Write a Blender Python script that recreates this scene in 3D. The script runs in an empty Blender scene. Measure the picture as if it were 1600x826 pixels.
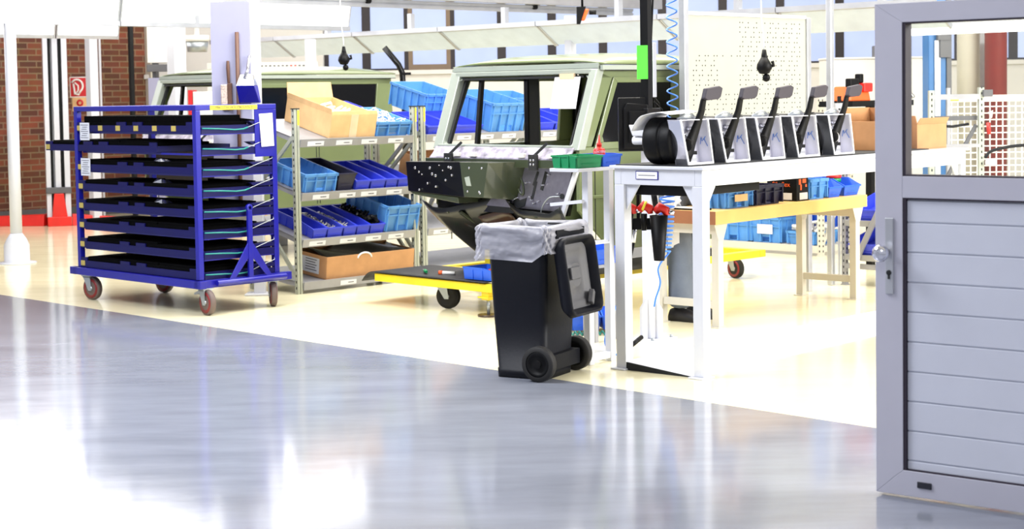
import bpy, bmesh, math, random
from mathutils import Matrix, Vector
random.seed(7)
S = bpy.context.scene
COL = S.collection
R = math.radians

# ------------------------------------------------------------------ camera
FPX, PPX, PPY = 2600.0, 800.0, 292.0
PITCH, ROLL, EYE = math.atan(144 / 2600), R(0.9), 1.6
CAMR = Matrix.Rotation(R(90) - PITCH, 3, 'X') @ Matrix.Rotation(-ROLL, 3, 'Z')
cam = bpy.data.objects.new('camera', bpy.data.cameras.new('camera'))
COL.objects.link(cam)
cam.matrix_world = Matrix.Translation((0, 0, EYE)) @ CAMR.to_4x4()
cam.data.sensor_width = 36
cam.data.lens = FPX / 1600 * 36
cam.data.shift_y = -(413 - PPY) / 1600
cam.data.clip_end = 200
cam.data.dof.use_dof = True
cam.data.dof.focus_distance = 10.0
cam.data.dof.aperture_fstop = 4.5
S.camera = cam
# ------------------------------------------------------------------ light and exposure
S.view_settings.view_transform = 'Standard'
S.view_settings.look = 'None'
S.view_settings.gamma = 1
S.view_settings.use_curve_mapping = False
S.view_settings.exposure = 1.0
w = bpy.data.worlds.new('World'); S.world = w; w.use_nodes = True
bg = w.node_tree.nodes['Background']
bg.inputs[0].default_value = (0.88, 0.91, 1.0, 1)
bg.inputs[1].default_value = 0.30

def area(name, loc, target, sx, sy, power, color=(1, 1, 1)):
    l = bpy.data.lights.new(name, 'AREA'); l.shape = 'RECTANGLE'; l.size = sx; l.size_y = sy
    l.energy = power; l.color = color
    o = bpy.data.objects.new(name, l); COL.objects.link(o); o.location = loc
    o.rotation_euler = (Vector(target) - Vector(loc)).to_track_quat('-Z', 'Y').to_euler()
    return o
area('side_daylight', (10.5, 6.5, 4.2), (1.5, 13, 0.8), 7, 3.5, 860, (1, 0.98, 0.95))
area('hall_light_front', (0.5, 12.5, 5.2), (0.5, 12.5, 0), 7, 3, 340, (1, 0.97, 0.92))
area('hall_light_back', (-1, 18.5, 5.2), (-1, 18.5, 0), 10, 4, 260, (1, 0.98, 0.95))
area('door_fill', (0.2, 2.8, 3.3), (1.9, 6.2, 0.9), 1.6, 1.2, 14, (0.95, 0.96, 1))  # added fill that brightens the door leaf, no fitting hangs here
area('hall_light_aisle', (-4, 8, 5.4), (-4, 8, 0), 4, 3, 380, (0.9, 0.93, 1))

# ------------------------------------------------------------------ pixel -> world measuring helpers
def ray(px, py):
    d = CAMR @ Vector(((px - PPX) / FPX, -(py - PPY) / FPX, -1.0))
    return d
def Z(px, py, z=0.0):
    d = ray(px, py); t = (z - EYE) / d.z
    return Vector((d.x * t, d.y * t, z))
def Dp(px, py, Y):
    d = ray(px, py); t = Y / d.y
    return Vector((d.x * t, Y, EYE + d.z * t))
def hit(px, py, P, yaw):
    """point where the pixel ray meets the vertical plane through P whose trace runs along yaw"""
    d = ray(px, py); n = Vector((-math.sin(yaw), math.cos(yaw), 0))
    t = (Vector(P) - Vector((0, 0, EYE))).dot(n) / d.dot(n)
    return Vector((0, 0, EYE)) + d * t
def along(px, py, P, yaw):
    h = hit(px, py, P, yaw); u = Vector((math.cos(yaw), math.sin(yaw), 0))
    return (h - Vector(P)).dot(u), h.z
A = Vector((math.cos(R(45)), math.sin(R(45)), 0))
B = Vector((-math.sin(R(45)), math.cos(R(45)), 0))
UP = Vector((0, 0, 1))

# ------------------------------------------------------------------ materials
def lin(c):
    return tuple(((v / 255) / 12.92 if v / 255 <= 0.04045 else ((v / 255 + 0.055) / 1.055) ** 2.4) for v in c)
def mat(name, rgb, rough=0.5, metal=0.0, var=0.08, scale=6.0, bump=0.0, coat=0.0, emit=0.0, emitc=None, trans=0.0, alpha=1.0, spec=0.5):
    m = bpy.data.materials.new(name); m.use_nodes = True
    nt = m.node_tree; p = nt.nodes['Principled BSDF']
    c = lin(rgb)
    tc = nt.nodes.new('ShaderNodeTexCoord'); n = nt.nodes.new('ShaderNodeTexNoise')
    n.inputs['Scale'].default_value = scale; n.inputs['Detail'].default_value = 3
    nt.links.new(tc.outputs['Object'], n.inputs['Vector'])
    r = nt.nodes.new('ShaderNodeValToRGB')
    r.color_ramp.elements[0].position = 0.3; r.color_ramp.elements[1].position = 0.7
    r.color_ramp.elements[0].color = (*[v * (1 - var) for v in c], 1)
    r.color_ramp.elements[1].color = (*[min(1, v * (1 + var)) for v in c], 1)
    nt.links.new(n.outputs['Fac'], r.inputs['Fac']); nt.links.new(r.outputs['Color'], p.inputs['Base Color'])
    p.inputs['Roughness'].default_value = rough; p.inputs['Metallic'].default_value = metal
    p.inputs['Coat Weight'].default_value = coat; p.inputs['Specular IOR Level'].default_value = spec
    p.inputs['Transmission Weight'].default_value = trans; p.inputs['Alpha'].default_value = alpha
    if emit:
        p.inputs['Emission Color'].default_value = (*(lin(emitc) if emitc else c), 1)
        p.inputs['Emission Strength'].default_value = emit
    if bump:
        b = nt.nodes.new('ShaderNodeBump'); b.inputs['Strength'].default_value = bump; b.inputs['Distance'].default_value = 0.01
        nt.links.new(n.outputs['Fac'], b.inputs['Height']); nt.links.new(b.outputs['Normal'], p.inputs['Normal'])
    return m

M = {}
M['trolley_blue'] = mat('trolley_blue', (21, 21, 142), 0.35, coat=0.2)
M['tray_blue'] = mat('tray_blue', (9, 9, 78), 0.4, spec=0.3)
M['foam'] = mat('black_foam', (8, 8, 9), 0.95, spec=0.05)
M['black'] = mat('black_plastic', (8, 8, 10), 0.5, spec=0.2)
M['gloss_black'] = mat('gloss_black', (6, 6, 7), 0.3, coat=0.1, spec=0.35)
M['bin_navy'] = mat('bin_plastic', (8, 10, 19), 0.5, bump=0.05, scale=60, spec=0.2)
M['rubber'] = mat('rubber', (20, 19, 19), 0.7)
M['tyre_brown'] = mat('tyre_brown', (96, 82, 78), 0.6)
M['wheel_red'] = mat('wheel_red', (120, 22, 28), 0.5)
M['zinc'] = mat('zinc', (170, 176, 180), 0.35, 0.7)
M['steel'] = mat('shelf_steel', (160, 160, 166), 0.45, 0.35)
M['rackpost'] = mat('rack_post', (176, 180, 168), 0.45, 0.3)
M['hole'] = mat('hole_dark', (30, 32, 34), 0.8)
M['white_paint'] = mat('white_paint', (214, 216, 224), 0.35, coat=0.15, var=0.02)
M['cream_paint'] = mat('cream_paint', (205, 200, 186), 0.45, var=0.03)
M['aluminium'] = mat('aluminium', (190, 192, 198), 0.35, 0.6)
M['mirror_steel'] = mat('mirror_steel', (215, 216, 225), 0.12, 0.95)
M['bracket'] = mat('bracket_sheet', (232, 232, 244), 0.35, 0.1)
M['white_plastic'] = mat('white_plastic', (235, 235, 238), 0.45, var=0.02)
M['paper'] = mat('paper', (244, 244, 246), 0.8, var=0.02)
M['label_paper'] = mat('label_paper', (222, 224, 230), 0.7, var=0.03)
M['yellow_label'] = mat('yellow_label', (240, 222, 60), 0.6, var=0.03)
M['tan_label'] = mat('tan_label', (190, 170, 90), 0.6, var=0.05)
M['ink'] = mat('ink', (70, 70, 80), 0.8)
M['cardboard'] = mat('cardboard', (194, 146, 102), 0.8, bump=0.05, scale=9, spec=0.2)
M['cardboard_light'] = mat('cardboard_light', (226, 186, 134), 0.8, bump=0.05, scale=9, spec=0.2)
M['tape'] = mat('tape', (226, 202, 168), 0.25)
M['crate_blue'] = mat('crate_blue', (84, 146, 212), 0.45)
M['bin_blue'] = mat('bin_blue', (52, 68, 212), 0.4)
M['bin_bright'] = mat('bin_bright', (38, 96, 215), 0.4)
M['crate_navy'] = mat('crate_navy', (26, 26, 58), 0.45)
M['green_bin'] = mat('green_bin', (22, 138, 84), 0.4)
M['screws'] = mat('screws', (190, 190, 190), 0.3, 0.8)
M['parts_white'] = mat('parts_white', (232, 230, 224), 0.5)
M['body_olive'] = mat('body_olive', (108, 120, 80), 0.3, coat=0.5, var=0.03)
M['body_light'] = mat('body_primer', (158, 166, 156), 0.35, coat=0.3, var=0.03)
M['olive_dark'] = mat('olive_dark', (52, 60, 40), 0.3, coat=0.4)
M['under_black'] = mat('underbody', (12, 14, 11), 0.35, coat=0.35, var=0.3, scale=4)
M['under_brown'] = mat('underbody_brown', (66, 42, 22), 0.35, coat=0.4, var=0.3)
M['alu_sheet'] = mat('alu_sheet', (150, 146, 156), 0.28, 0.85, bump=0.03, scale=30)
M['foil'] = mat('masking_foil', (158, 152, 168), 0.5, bump=0.8, scale=16, var=0.55)
M['interior_dark'] = mat('dark_interior_pane', (3, 3, 4), 0.15, spec=0.3)  # near-black colour standing in for the shaded car interior
M['dolly_yellow'] = mat('dolly_yellow', (236, 208, 30), 0.4, coat=0.2)
M['mat_black'] = mat('rubber_mat', (24, 24, 27), 0.55, bump=0.1, scale=20)
M['red'] = mat('red_plastic', (208, 36, 28), 0.4)
M['lift_red'] = mat('lift_red', (224, 38, 26), 0.4, coat=0.2)
M['orange'] = mat('orange_plastic', (236, 96, 36), 0.45)
M['green'] = mat('green_plastic', (20, 140, 80), 0.4)
M['sign_green'] = mat('sign_green', (84, 226, 60), 0.5)
M['sign_red'] = mat('sign_red', (196, 30, 36), 0.5)
M['hose_blue'] = mat('hose_blue', (66, 130, 226), 0.35)
M['hose_teal'] = mat('hose_teal', (24, 128, 120), 0.4)
M['wood'] = mat('bench_wood', (226, 184, 106), 0.45, var=0.1, scale=3, coat=0.2)
M['wood_end'] = mat('bench_wood_end', (150, 96, 60), 0.5, var=0.1)
M['wood_brown'] = mat('brown_wood', (92, 62, 48), 0.55)
M['bristle'] = mat('bristle', (196, 178, 166), 0.9, bump=0.8, scale=60, var=0.3)
M['violet_white'] = mat('violet_board', (158, 158, 184), 0.45, var=0.02)
M['pegboard'] = mat('pegboard', (168, 170, 160), 0.6, var=0.02)
M['machine_blue'] = mat('machine_blue', (34, 104, 168), 0.4)
M['column_red'] = mat('column_red', (128, 38, 32), 0.45)
M['cloth_grey'] = mat('trouser_grey', (104, 112, 124), 0.85, bump=0.3, scale=12, spec=0.2)
M['shirt'] = mat('shirt_white', (226, 228, 236), 0.85, bump=0.2, scale=10, spec=0.2)
M['skin'] = mat('skin', (204, 152, 126), 0.5)
M['hair'] = mat('hair', (62, 44, 32), 0.7)
M['shoe'] = mat('shoe', (26, 24, 28), 0.5)
M['door_alu'] = mat('door_alu', (188, 187, 200), 0.45, 0.05, var=0.02)
M['door_panel'] = mat('door_panel', (204, 207, 220), 0.42, var=0.02)
M['seal'] = mat('seal', (38, 28, 44), 0.6)
M['dark_frame'] = mat('window_frame_dark', (40, 34, 38), 0.6)
M['brown_frame'] = mat('window_frame_brown', (118, 100, 82), 0.6)
M['wall_white'] = mat('wall_white', (210, 207, 202), 0.7, var=0.02)
M['ceiling'] = mat('ceiling_white', (225, 225, 225), 0.8, var=0.02)
M['grey_dark'] = mat('grey_dark', (92, 92, 96), 0.5)
M['lamp'] = mat('lamp_diffuser', (250, 250, 250), 0.5, var=0.01, emit=1.5, emitc=(250, 250, 255))
M['lamp_soft'] = mat('lamp_reflector', (196, 206, 212), 0.5, var=0.06, emit=0.14, emitc=(222, 232, 236))
M['pane_day'] = mat('pane_daylight', (84, 92, 112), 0.3, var=0.3, scale=1.5, emit=0.44, emitc=(200, 214, 255))
M['sensor_dark'] = mat('sensor_dark', (34, 34, 44), 0.3)

def glass_mat(name, tint=(1, 1, 1), refl=0.06):
    m = bpy.data.materials.new(name); m.use_nodes = True; nt = m.node_tree; nt.nodes.clear()
    o = nt.nodes.new('ShaderNodeOutputMaterial'); t = nt.nodes.new('ShaderNodeBsdfTransparent'); t.inputs[0].default_value = (*tint, 1)
    g = nt.nodes.new('ShaderNodeBsdfGlossy'); g.inputs['Roughness'].default_value = 0.03
    mx = nt.nodes.new('ShaderNodeMixShader')
    mx.inputs[0].default_value = refl; nt.links.new(t.outputs[0], mx.inputs[1]); nt.links.new(g.outputs[0], mx.inputs[2])
    nt.links.new(mx.outputs[0], o.inputs[0])
    return m
M['glass'] = glass_mat('door_glass', (0.97, 0.98, 0.97), 0.05)
def film_mat():
    m = bpy.data.materials.new('bag_film'); m.use_nodes = True; nt = m.node_tree; nt.nodes.clear()
    o = nt.nodes.new('ShaderNodeOutputMaterial'); t = nt.nodes.new('ShaderNodeBsdfTransparent')
    p = nt.nodes.new('ShaderNodeBsdfPrincipled'); p.inputs['Base Color'].default_value = (0.62, 0.62, 0.70, 1); p.inputs['Roughness'].default_value = 0.3
    n = nt.nodes.new('ShaderNodeTexNoise'); n.inputs['Scale'].default_value = 9
    tc = nt.nodes.new('ShaderNodeTexCoord'); nt.links.new(tc.outputs['Object'], n.inputs['Vector'])
    b = nt.nodes.new('ShaderNodeBump'); b.inputs['Strength'].default_value = 1.0; b.inputs['Distance'].default_value = 0.04
    nt.links.new(n.outputs['Fac'], b.inputs['Height']); nt.links.new(b.outputs['Normal'], p.inputs['Normal'])
    mx = nt.nodes.new('ShaderNodeMixShader'); mx.inputs[0].default_value = 0.44
    nt.links.new(t.outputs[0], mx.inputs[1]); nt.links.new(p.outputs[0], mx.inputs[2]); nt.links.new(mx.outputs[0], o.inputs[0])
    return m
M['film'] = film_mat()
def brick_mat():
    m = bpy.data.materials.new('brick'); m.use_nodes = True; nt = m.node_tree; p = nt.nodes['Principled BSDF']
    tc = nt.nodes.new('ShaderNodeTexCoord'); mp = nt.nodes.new('ShaderNodeMapping')
    sx = nt.nodes.new('ShaderNodeSeparateXYZ'); cx = nt.nodes.new('ShaderNodeCombineXYZ')
    nt.links.new(tc.outputs['Object'], sx.inputs[0]); nt.links.new(sx.outputs['X'], cx.inputs['X']); nt.links.new(sx.outputs['Z'], cx.inputs['Y'])
    br = nt.nodes.new('ShaderNodeTexBrick')
    br.inputs['Scale'].default_value = 1.0; br.inputs['Brick Width'].default_value = 0.26; br.inputs['Row Height'].default_value = 0.083
    br.inputs['Mortar Size'].default_value = 0.009; br.inputs['Color1'].default_value = (*lin((150, 82, 58)), 1)
    br.inputs['Color2'].default_value = (*lin((96, 60, 48)), 1); br.inputs['Mortar'].default_value = (*lin((150, 124, 96)), 1)
    nt.links.new(cx.outputs[0], br.inputs['Vector'])
    n = nt.nodes.new('ShaderNodeTexNoise'); n.inputs['Scale'].default_value = 5; nt.links.new(cx.outputs[0], n.inputs['Vector'])
    mx = nt.nodes.new('ShaderNodeMixRGB'); mx.blend_type = 'MULTIPLY'; mx.inputs[0].default_value = 0.44
    nt.links.new(br.outputs['Color'], mx.inputs[1]); nt.links.new(n.outputs['Color'], mx.inputs[2])
    nt.links.new(mx.outputs[0], p.inputs['Base Color']); p.inputs['Roughness'].default_value = 0.85
    return m
M['brick'] = brick_mat()
def floor_mat(name, rgb, rough, streak, var, spec=0.5):
    m = bpy.data.materials.new(name); m.use_nodes = True; nt = m.node_tree; p = nt.nodes['Principled BSDF']
    c = lin(rgb)
    tc = nt.nodes.new('ShaderNodeTexCoord'); mp = nt.nodes.new('ShaderNodeMapping')
    mp.inputs['Rotation'].default_value = (0, 0, R(-12)); mp.inputs['Scale'].default_value = (0.8, 3.2, 1)
    nt.links.new(tc.outputs['Object'], mp.inputs[0])
    n = nt.nodes.new('ShaderNodeTexNoise'); n.inputs['Scale'].default_value = 1.6; n.inputs['Detail'].default_value = 6; n.inputs['Roughness'].default_value = 0.6
    nt.links.new(mp.outputs[0], n.inputs['Vector'])
    r = nt.nodes.new('ShaderNodeValToRGB'); r.color_ramp.elements[0].position = 0.3; r.color_ramp.elements[1].position = 0.75
    r.color_ramp.elements[0].color = (*[v * (1 - var) for v in c], 1); r.color_ramp.elements[1].color = (*[min(1, v * (1 + var)) for v in c], 1)
    nt.links.new(n.outputs['Fac'], r.inputs['Fac']); nt.links.new(r.outputs['Color'], p.inputs['Base Color'])
    mr = nt.nodes.new('ShaderNodeMapRange'); mr.inputs['To Min'].default_value = rough * 0.7; mr.inputs['To Max'].default_value = rough * 1.4
    nt.links.new(n.outputs['Fac'], mr.inputs['Value']); nt.links.new(mr.outputs[0], p.inputs['Roughness'])
    p.inputs['Specular IOR Level'].default_value = spec
    b = nt.nodes.new('ShaderNodeBump'); b.inputs['Strength'].default_value = streak; b.inputs['Distance'].default_value = 0.01
    nt.links.new(n.outputs['Fac'], b.inputs['Height']); nt.links.new(b.outputs['Normal'], p.inputs['Normal'])
    return m
M['floor_grey'] = floor_mat('floor_grey', (130, 134, 146), 0.11, 0.05, 0.14)
M['floor_cream'] = floor_mat('floor_cream', (240, 232, 196), 0.14, 0.05, 0.04)

def smooth(pts, k=6):
    P = [Vector(p) for p in pts]; P = [P[0] * 2 - P[1]] + P + [P[-1] * 2 - P[-2]]; out = []
    for i in range(1, len(P) - 2):
        a, b, c, d = P[i - 1:i + 3]
        for j in range(k):
            t = j / k; out.append(.5 * ((2 * b) + (c - a) * t + (2 * a - 5 * b + 4 * c - d) * t * t + (3 * b - a - 3 * c + d) * t ** 3))
    out.append(P[-2]); return out
# ------------------------------------------------------------------ mesh builder
class MB:
    def __init__(s, *mats):
        s.bm = bmesh.new(); s.mats = list(mats)
    def mi(s, m):
        if m is None: return 0
        if m not in s.mats: s.mats.append(m)
        return s.mats.index(m)
    def _f(s, vs, i):
        try: f = s.bm.faces.new(vs); f.material_index = i; return f
        except ValueError: return None
    def box(s, x0, x1, y0, y1, z0, z1, m=None, T=None):
        i = s.mi(m); v = [Vector((x, y, z)) for z in (z0, z1) for y in (y0, y1) for x in (x0, x1)]
        if T is not None: v = [T @ p for p in v]
        v = [s.bm.verts.new(p) for p in v]
        for q in ((0, 2, 3, 1), (4, 5, 7, 6), (0, 1, 5, 4), (2, 6, 7, 3), (0, 4, 6, 2), (1, 3, 7, 5)): s._f([v[k] for k in q], i)
        return s
    def hexa(s, b, t, m=None):
        """b, t: four bottom and four top points in matching order"""
        i = s.mi(m); v = [s.bm.verts.new(p) for p in list(b) + list(t)]
        for q in ((3, 2, 1, 0), (4, 5, 6, 7), (0, 1, 5, 4), (1, 2, 6, 5), (2, 3, 7, 6), (3, 0, 4, 7)): s._f([v[k] for k in q], i)
        return s
    def prism(s, poly, axis, d0, d1, m=None, T=None):
        """poly: 2-D points; axis 'x','y','z' = extrusion axis"""
        i = s.mi(m)
        def p3(p, d):
            q = {'x': (d, p[0], p[1]), 'y': (p[0], d, p[1]), 'z': (p[0], p[1], d)}[axis]
            q = Vector(q); return T @ q if T is not None else q
        a = [s.bm.verts.new(p3(p, d0)) for p in poly]; b = [s.bm.verts.new(p3(p, d1)) for p in poly]
        n = len(poly); s._f(a[::-1], i); s._f(b, i)
        for k in range(n): s._f([a[k], a[(k + 1) % n], b[(k + 1) % n], b[k]], i)
        return s
    def ring(s, pts, r, m=None, n=8, closed=False, cap=True):
        """tube through pts, r float or list"""
        i = s.mi(m); pts = [Vector(p) for p in pts]; rs = r if isinstance(r, (list, tuple)) else [r] * len(pts); prev = None; rings = []
        N = len(pts); up = None
        for k, p in enumerate(pts):
            t = (pts[(k + 1) % N if closed else min(k + 1, N - 1)] - pts[(k - 1) % N if closed else max(k - 1, 0)])
            if t.length < 1e-9: t = Vector((0, 0, 1))
            t.normalize()
            if up is None: up = Vector((0, 0, 1)) if abs(t.z) < 0.9 else Vector((1, 0, 0))
            side = t.cross(up)
            if side.length < 1e-4: side = t.cross(Vector((1, 0.3, 0)))
            side.normalize(); u2 = side.cross(t).normalized(); up = u2
            rings.append([s.bm.verts.new(p + (side * math.cos(2 * math.pi * j / n) + u2 * math.sin(2 * math.pi * j / n)) * rs[k]) for j in range(n)])
        for k in range(N if closed else N - 1):
            a, b = rings[k], rings[(k + 1) % N]
            for j in range(n):
                f = s._f([a[j], a[(j + 1) % n], b[(j + 1) % n], b[j]], i)
                if f: f.smooth = True
        if cap and not closed: s._f(rings[0][::-1], i); s._f(rings[-1], i)
        return s
    def cyl(s, p0, p1, r0, r1=None, m=None, n=16):
        return s.ring([p0, p1], [r0, r0 if r1 is None else r1], m, n)
    def lathe(s, prof, origin, axis, m=None, n=20, cap=True):
        """prof: (radius, distance along axis)"""
        i = s.mi(m); o = Vector(origin); ax = Vector(axis).normalized()
        u = ax.cross(Vector((0, 0, 1)) if abs(ax.z) < 0.9 else Vector((1, 0, 0))).normalized(); v = ax.cross(u)
        rings = [[s.bm.verts.new(o + ax * d + (u * math.cos(2 * math.pi * j / n) + v * math.sin(2 * math.pi * j / n)) * max(r, 1e-4)) for j in range(n)] for r, d in prof]
        for a, b in zip(rings, rings[1:]):
            for j in range(n):
                f = s._f([a[j], a[(j + 1) % n], b[(j + 1) % n], b[j]], i)
                if f: f.smooth = True
        if cap: s._f(rings[0][::-1], i); s._f(rings[-1], i)
        return s
    def grid(s, fn, nu, nv, m=None, th=0.0):
        """surface fn(u,v), u,v in 0..1"""
        i = s.mi(m); g = [[s.bm.verts.new(fn(a / nu, b / nv)) for b in range(nv + 1)] for a in range(nu + 1)]
        for a in range(nu):
            for b in range(nv):
                f = s._f([g[a][b], g[a + 1][b], g[a + 1][b + 1], g[a][b + 1]], i)
                if f: f.smooth = True
        return s
    def bar(s, p0, p1, w, h, m=None, up=(0, 0, 1)):
        """rectangular bar between points"""
        p0, p1 = Vector(p0), Vector(p1); d = (p1 - p0); L = d.length; d.normalize(); upv = Vector(up)
        sd = d.cross(upv)
        if sd.length < 1e-4: sd = d.cross(Vector((1, 0, 0)))
        sd.normalize(); u = sd.cross(d)
        T = Matrix((( d.x, sd.x, u.x, p0.x), (d.y, sd.y, u.y, p0.y), (d.z, sd.z, u.z, p0.z), (0, 0, 0, 1)))
        return s.box(0, L, -w / 2, w / 2, -h / 2, h / 2, m, T)
    def build(s, name, parent=None, bevel=0.0, solid=0.0, smooth=False, subsurf=0):
        bmesh.ops.recalc_face_normals(s.bm, faces=s.bm.faces)
        me = bpy.data.meshes.new(name); s.bm.to_mesh(me); s.bm.free()
        for m in s.mats: me.materials.append(m if not isinstance(m, str) else M[m])
        if smooth:
            for p in me.polygons: p.use_smooth = True
        o = bpy.data.objects.new(name, me); COL.objects.link(o)
        if parent is not None: o.parent = parent
        if solid:
            md = o.modifiers.new('solid', 'SOLIDIFY'); md.thickness = solid; md.offset = 0
        if bevel:
            md = o.modifiers.new('bevel', 'BEVEL'); md.width = bevel; md.segments = 2; md.limit_method = 'ANGLE'; md.angle_limit = R(40)
        if subsurf:
            md = o.modifiers.new('sub', 'SUBSURF'); md.levels = subsurf; md.render_levels = subsurf
        return o

def tag(o, label, cat, group=None, kind=None):
    o['label'] = label; o['category'] = cat
    if group: o['group'] = group
    if kind: o['kind'] = kind
    return o
def thing(name, label, cat, loc=(0, 0, 0), yaw=0.0, group=None, tilt=0.0):
    o = bpy.data.objects.new(name, None); COL.objects.link(o); o.empty_display_size = 0.1
    o.location = loc; o.rotation_euler = (tilt, 0, yaw)
    return tag(o, label, cat, group)
def place(o, loc, yaw=0.0, tilt=0.0):
    o.location = loc; o.rotation_euler = (tilt, 0, yaw); return o
def struct(o, label=None, cat=None):
    o['kind'] = 'structure'
    if label: o['label'] = label
    if cat: o['category'] = cat
    return o
def copy_tree(o, parent=None, label=None):
    c = o.copy(); COL.objects.link(c); c.parent = parent
    if label: c['label'] = label
    for ch in list(o.children): copy_tree(ch, c)
    return c
def text(name, body, size, m, parent, T, squeeze=1.0):
    cu = bpy.data.curves.new('t', 'FONT'); cu.body = body; cu.size = size; cu.extrude = 0.0004
    cu.align_x = 'CENTER'; cu.align_y = 'CENTER'
    ob = bpy.data.objects.new('t', cu); COL.objects.link(ob)
    bpy.context.view_layer.update()
    me = bpy.data.meshes.new_from_object(ob.evaluated_get(bpy.context.evaluated_depsgraph_get()))
    bpy.data.objects.remove(ob); bpy.data.curves.remove(cu)
    me.transform(T @ Matrix.Diagonal((squeeze, 1, 1, 1)))
    me.materials.clear(); me.materials.append(M[m])
    o = bpy.data.objects.new(name, me); COL.objects.link(o)
    if parent is not None: o.parent = parent
    return o
# a frame whose local x is right, local y is up, z towards the viewer of a face lying in the x-z plane and facing -y
FACE_NEG_Y = Matrix.Rotation(R(90), 4, 'X')
FACE_NEG_X = Matrix.Rotation(R(-90), 4, 'Z') @ Matrix.Rotation(R(90), 4, 'X')

# ================================================================== THE SETTING
e0, e1 = Z(0, 460), Z(1367, 668)
bd = (e1 - e0).normalized(); nrm = Vector((-bd.y, bd.x, 0))
if nrm.y < 0: nrm = -nrm
c0 = e0 - bd * 40; c1 = e1 + bd * 40
mb = MB('floor_grey', 'floor_cream')
def fq(pts, i):
    vs = [mb.bm.verts.new((p.x, p.y, p.z)) for p in pts]; mb._f(vs, i)
fq([c0, c1, c1 - nrm * 30, c0 - nrm * 30], 0); fq([c0, c1, c1 + nrm * 40, c0 + nrm * 40], 1)
fl = mb.build('floor'); struct(fl)
# brick wall on the left, running away to the right
Wc = Vector((-5.25, 24.0, 0)); wl0 = Wc - A * 9
mb = MB('brick', 'grey_dark'); mb.box(0, 9, 0, 0.3, 0.14, 6.0, 'brick'); mb.box(0, 9, -0.02, 0.3, 0, 0.14, 'grey_dark')
wl = mb.build('wall_left'); place(wl, wl0, R(45)); struct(wl)
# back wall
bw_yaw = R(-6); bx = Vector((math.cos(bw_yaw), math.sin(bw_yaw), 0))
def on_back(px, py): return along(px, py, Wc, bw_yaw)
Lb = 17.0; SILL, HEAD = 1.97, 4.3
t0 = on_back(505, 100)[0]
mb = MB('wall_white'); mb.box(0, Lb, 0, 0.3, 0, SILL); mb.box(0, Lb, 0, 0.3, HEAD, 6.0); mb.box(0, t0, 0, 0.3, SILL, HEAD)
wb = mb.build('wall_back'); place(wb, Wc, bw_yaw); struct(wb)
mb = MB('wall_white'); mb.box(0, Lb, -0.06, 0, SILL - 0.06, SILL); o = mb.build('trim_1'); place(o, Wc, bw_yaw); struct(o)
ed = [505, 571, 637, 703, 783, 862, 942, 1035, 1130, 1220, 1313, 1405, 1500, 1585, 1680, 1790]
ts = [on_back(p, 100)[0] for p in ed]
for k, (a, b) in enumerate(zip(ts, ts[1:])):
    fm = 'brown_frame' if k == 2 else 'dark_frame'
    mb = MB(fm); wd = 0.06
    mb.box(a, a + wd, 0.08, 0.16, SILL, HEAD); mb.box(b - wd, b, 0.08, 0.16, SILL, HEAD)
    mb.box(a + wd, b - wd, 0.08, 0.16, SILL, SILL + (0.08 if k == 2 else 0.03)); mb.box(a + wd, b - wd, 0.08, 0.16, HEAD - 0.05, HEAD)
    mb.box(a + wd, b - wd, 0.09, 0.15, 3.1, 3.15)
    f = mb.build('window_%d' % (k + 1)); place(f, Wc, bw_yaw); struct(f)
    g = MB('pane_day'); g.box(a + wd, b - wd, 0.11, 0.13, SILL + 0.03, HEAD - 0.05); g.build('pane', f)
mb = MB('wall_white'); mb.box(-3, 19, -6, 24, 6.0, 6.15); ce = mb.build('ceiling'); place(ce, (-9, 8, 0), 0); struct(ce)
# grey corner pier and dark pipe on the brick wall
mb = MB('grey_dark', 'cream_paint'); mb.box(9.0, 9.4, -0.14, 0.3, 0, 6, 'cream_paint'); o = mb.build('trim_2'); place(o, wl0, R(45)); struct(o)

# ================================================================== LIGHT FITTINGS, COLUMNS, LIFT
def light_panel(origin, yaw, x0, x1, off, lbl, grp, gutter=True, m='lamp'):
    """fitting running along local x; the diffuser spans from the run line to the run line + off"""
    t = thing('ceiling_light', lbl, 'light', origin + Vector((math.cos(yaw), math.sin(yaw), 0)) * x0, yaw, grp)
    L = x1 - x0; oy, oz = off
    n = Vector((0, -oz, oy)).normalized() * 0.03
    if n.z < 0: n = -n
    mb = MB(m); g = 0.02
    e = Vector((0, oy, oz))
    def q(x, k, d): return Vector((x, 0, 0)) + e * k + n * d
    mb.hexa([q(g, .04, 0), q(L - g, .04, 0), q(L - g, .96, 0), q(g, .96, 0)], [q(g, .04, 1), q(L - g, .04, 1), q(L - g, .96, 1), q(g, .96, 1)]); mb.build('diffuser', t)
    mb = MB('aluminium')
    for x in (0, L - g): mb.hexa([q(x, 0, -.3), q(x + g, 0, -.3), q(x + g, 1, -.3), q(x, 1, -.3)], [q(x, 0, 1.2), q(x + g, 0, 1.2), q(x + g, 1, 1.2), q(x, 1, 1.2)])
    mb.hexa([q(0, 0, 0), q(L, 0, 0), q(L, .035, 0), q(0, .035, 0)], [q(0, 0, 1.1), q(L, 0, 1.1), q(L, .035, 1.1), q(0, .035, 1.1)])
    mb.build('frame', t)
    if gutter:
        mb = MB('aluminium'); mb.box(0, L, -0.04, 0.04, 0.0, 0.05); mb.box(L * .3, L * .3 + .06, -.03, .03, .05, .22); mb.build('bracket', t)
    return t
YB = R(135); YA = R(45)
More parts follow.
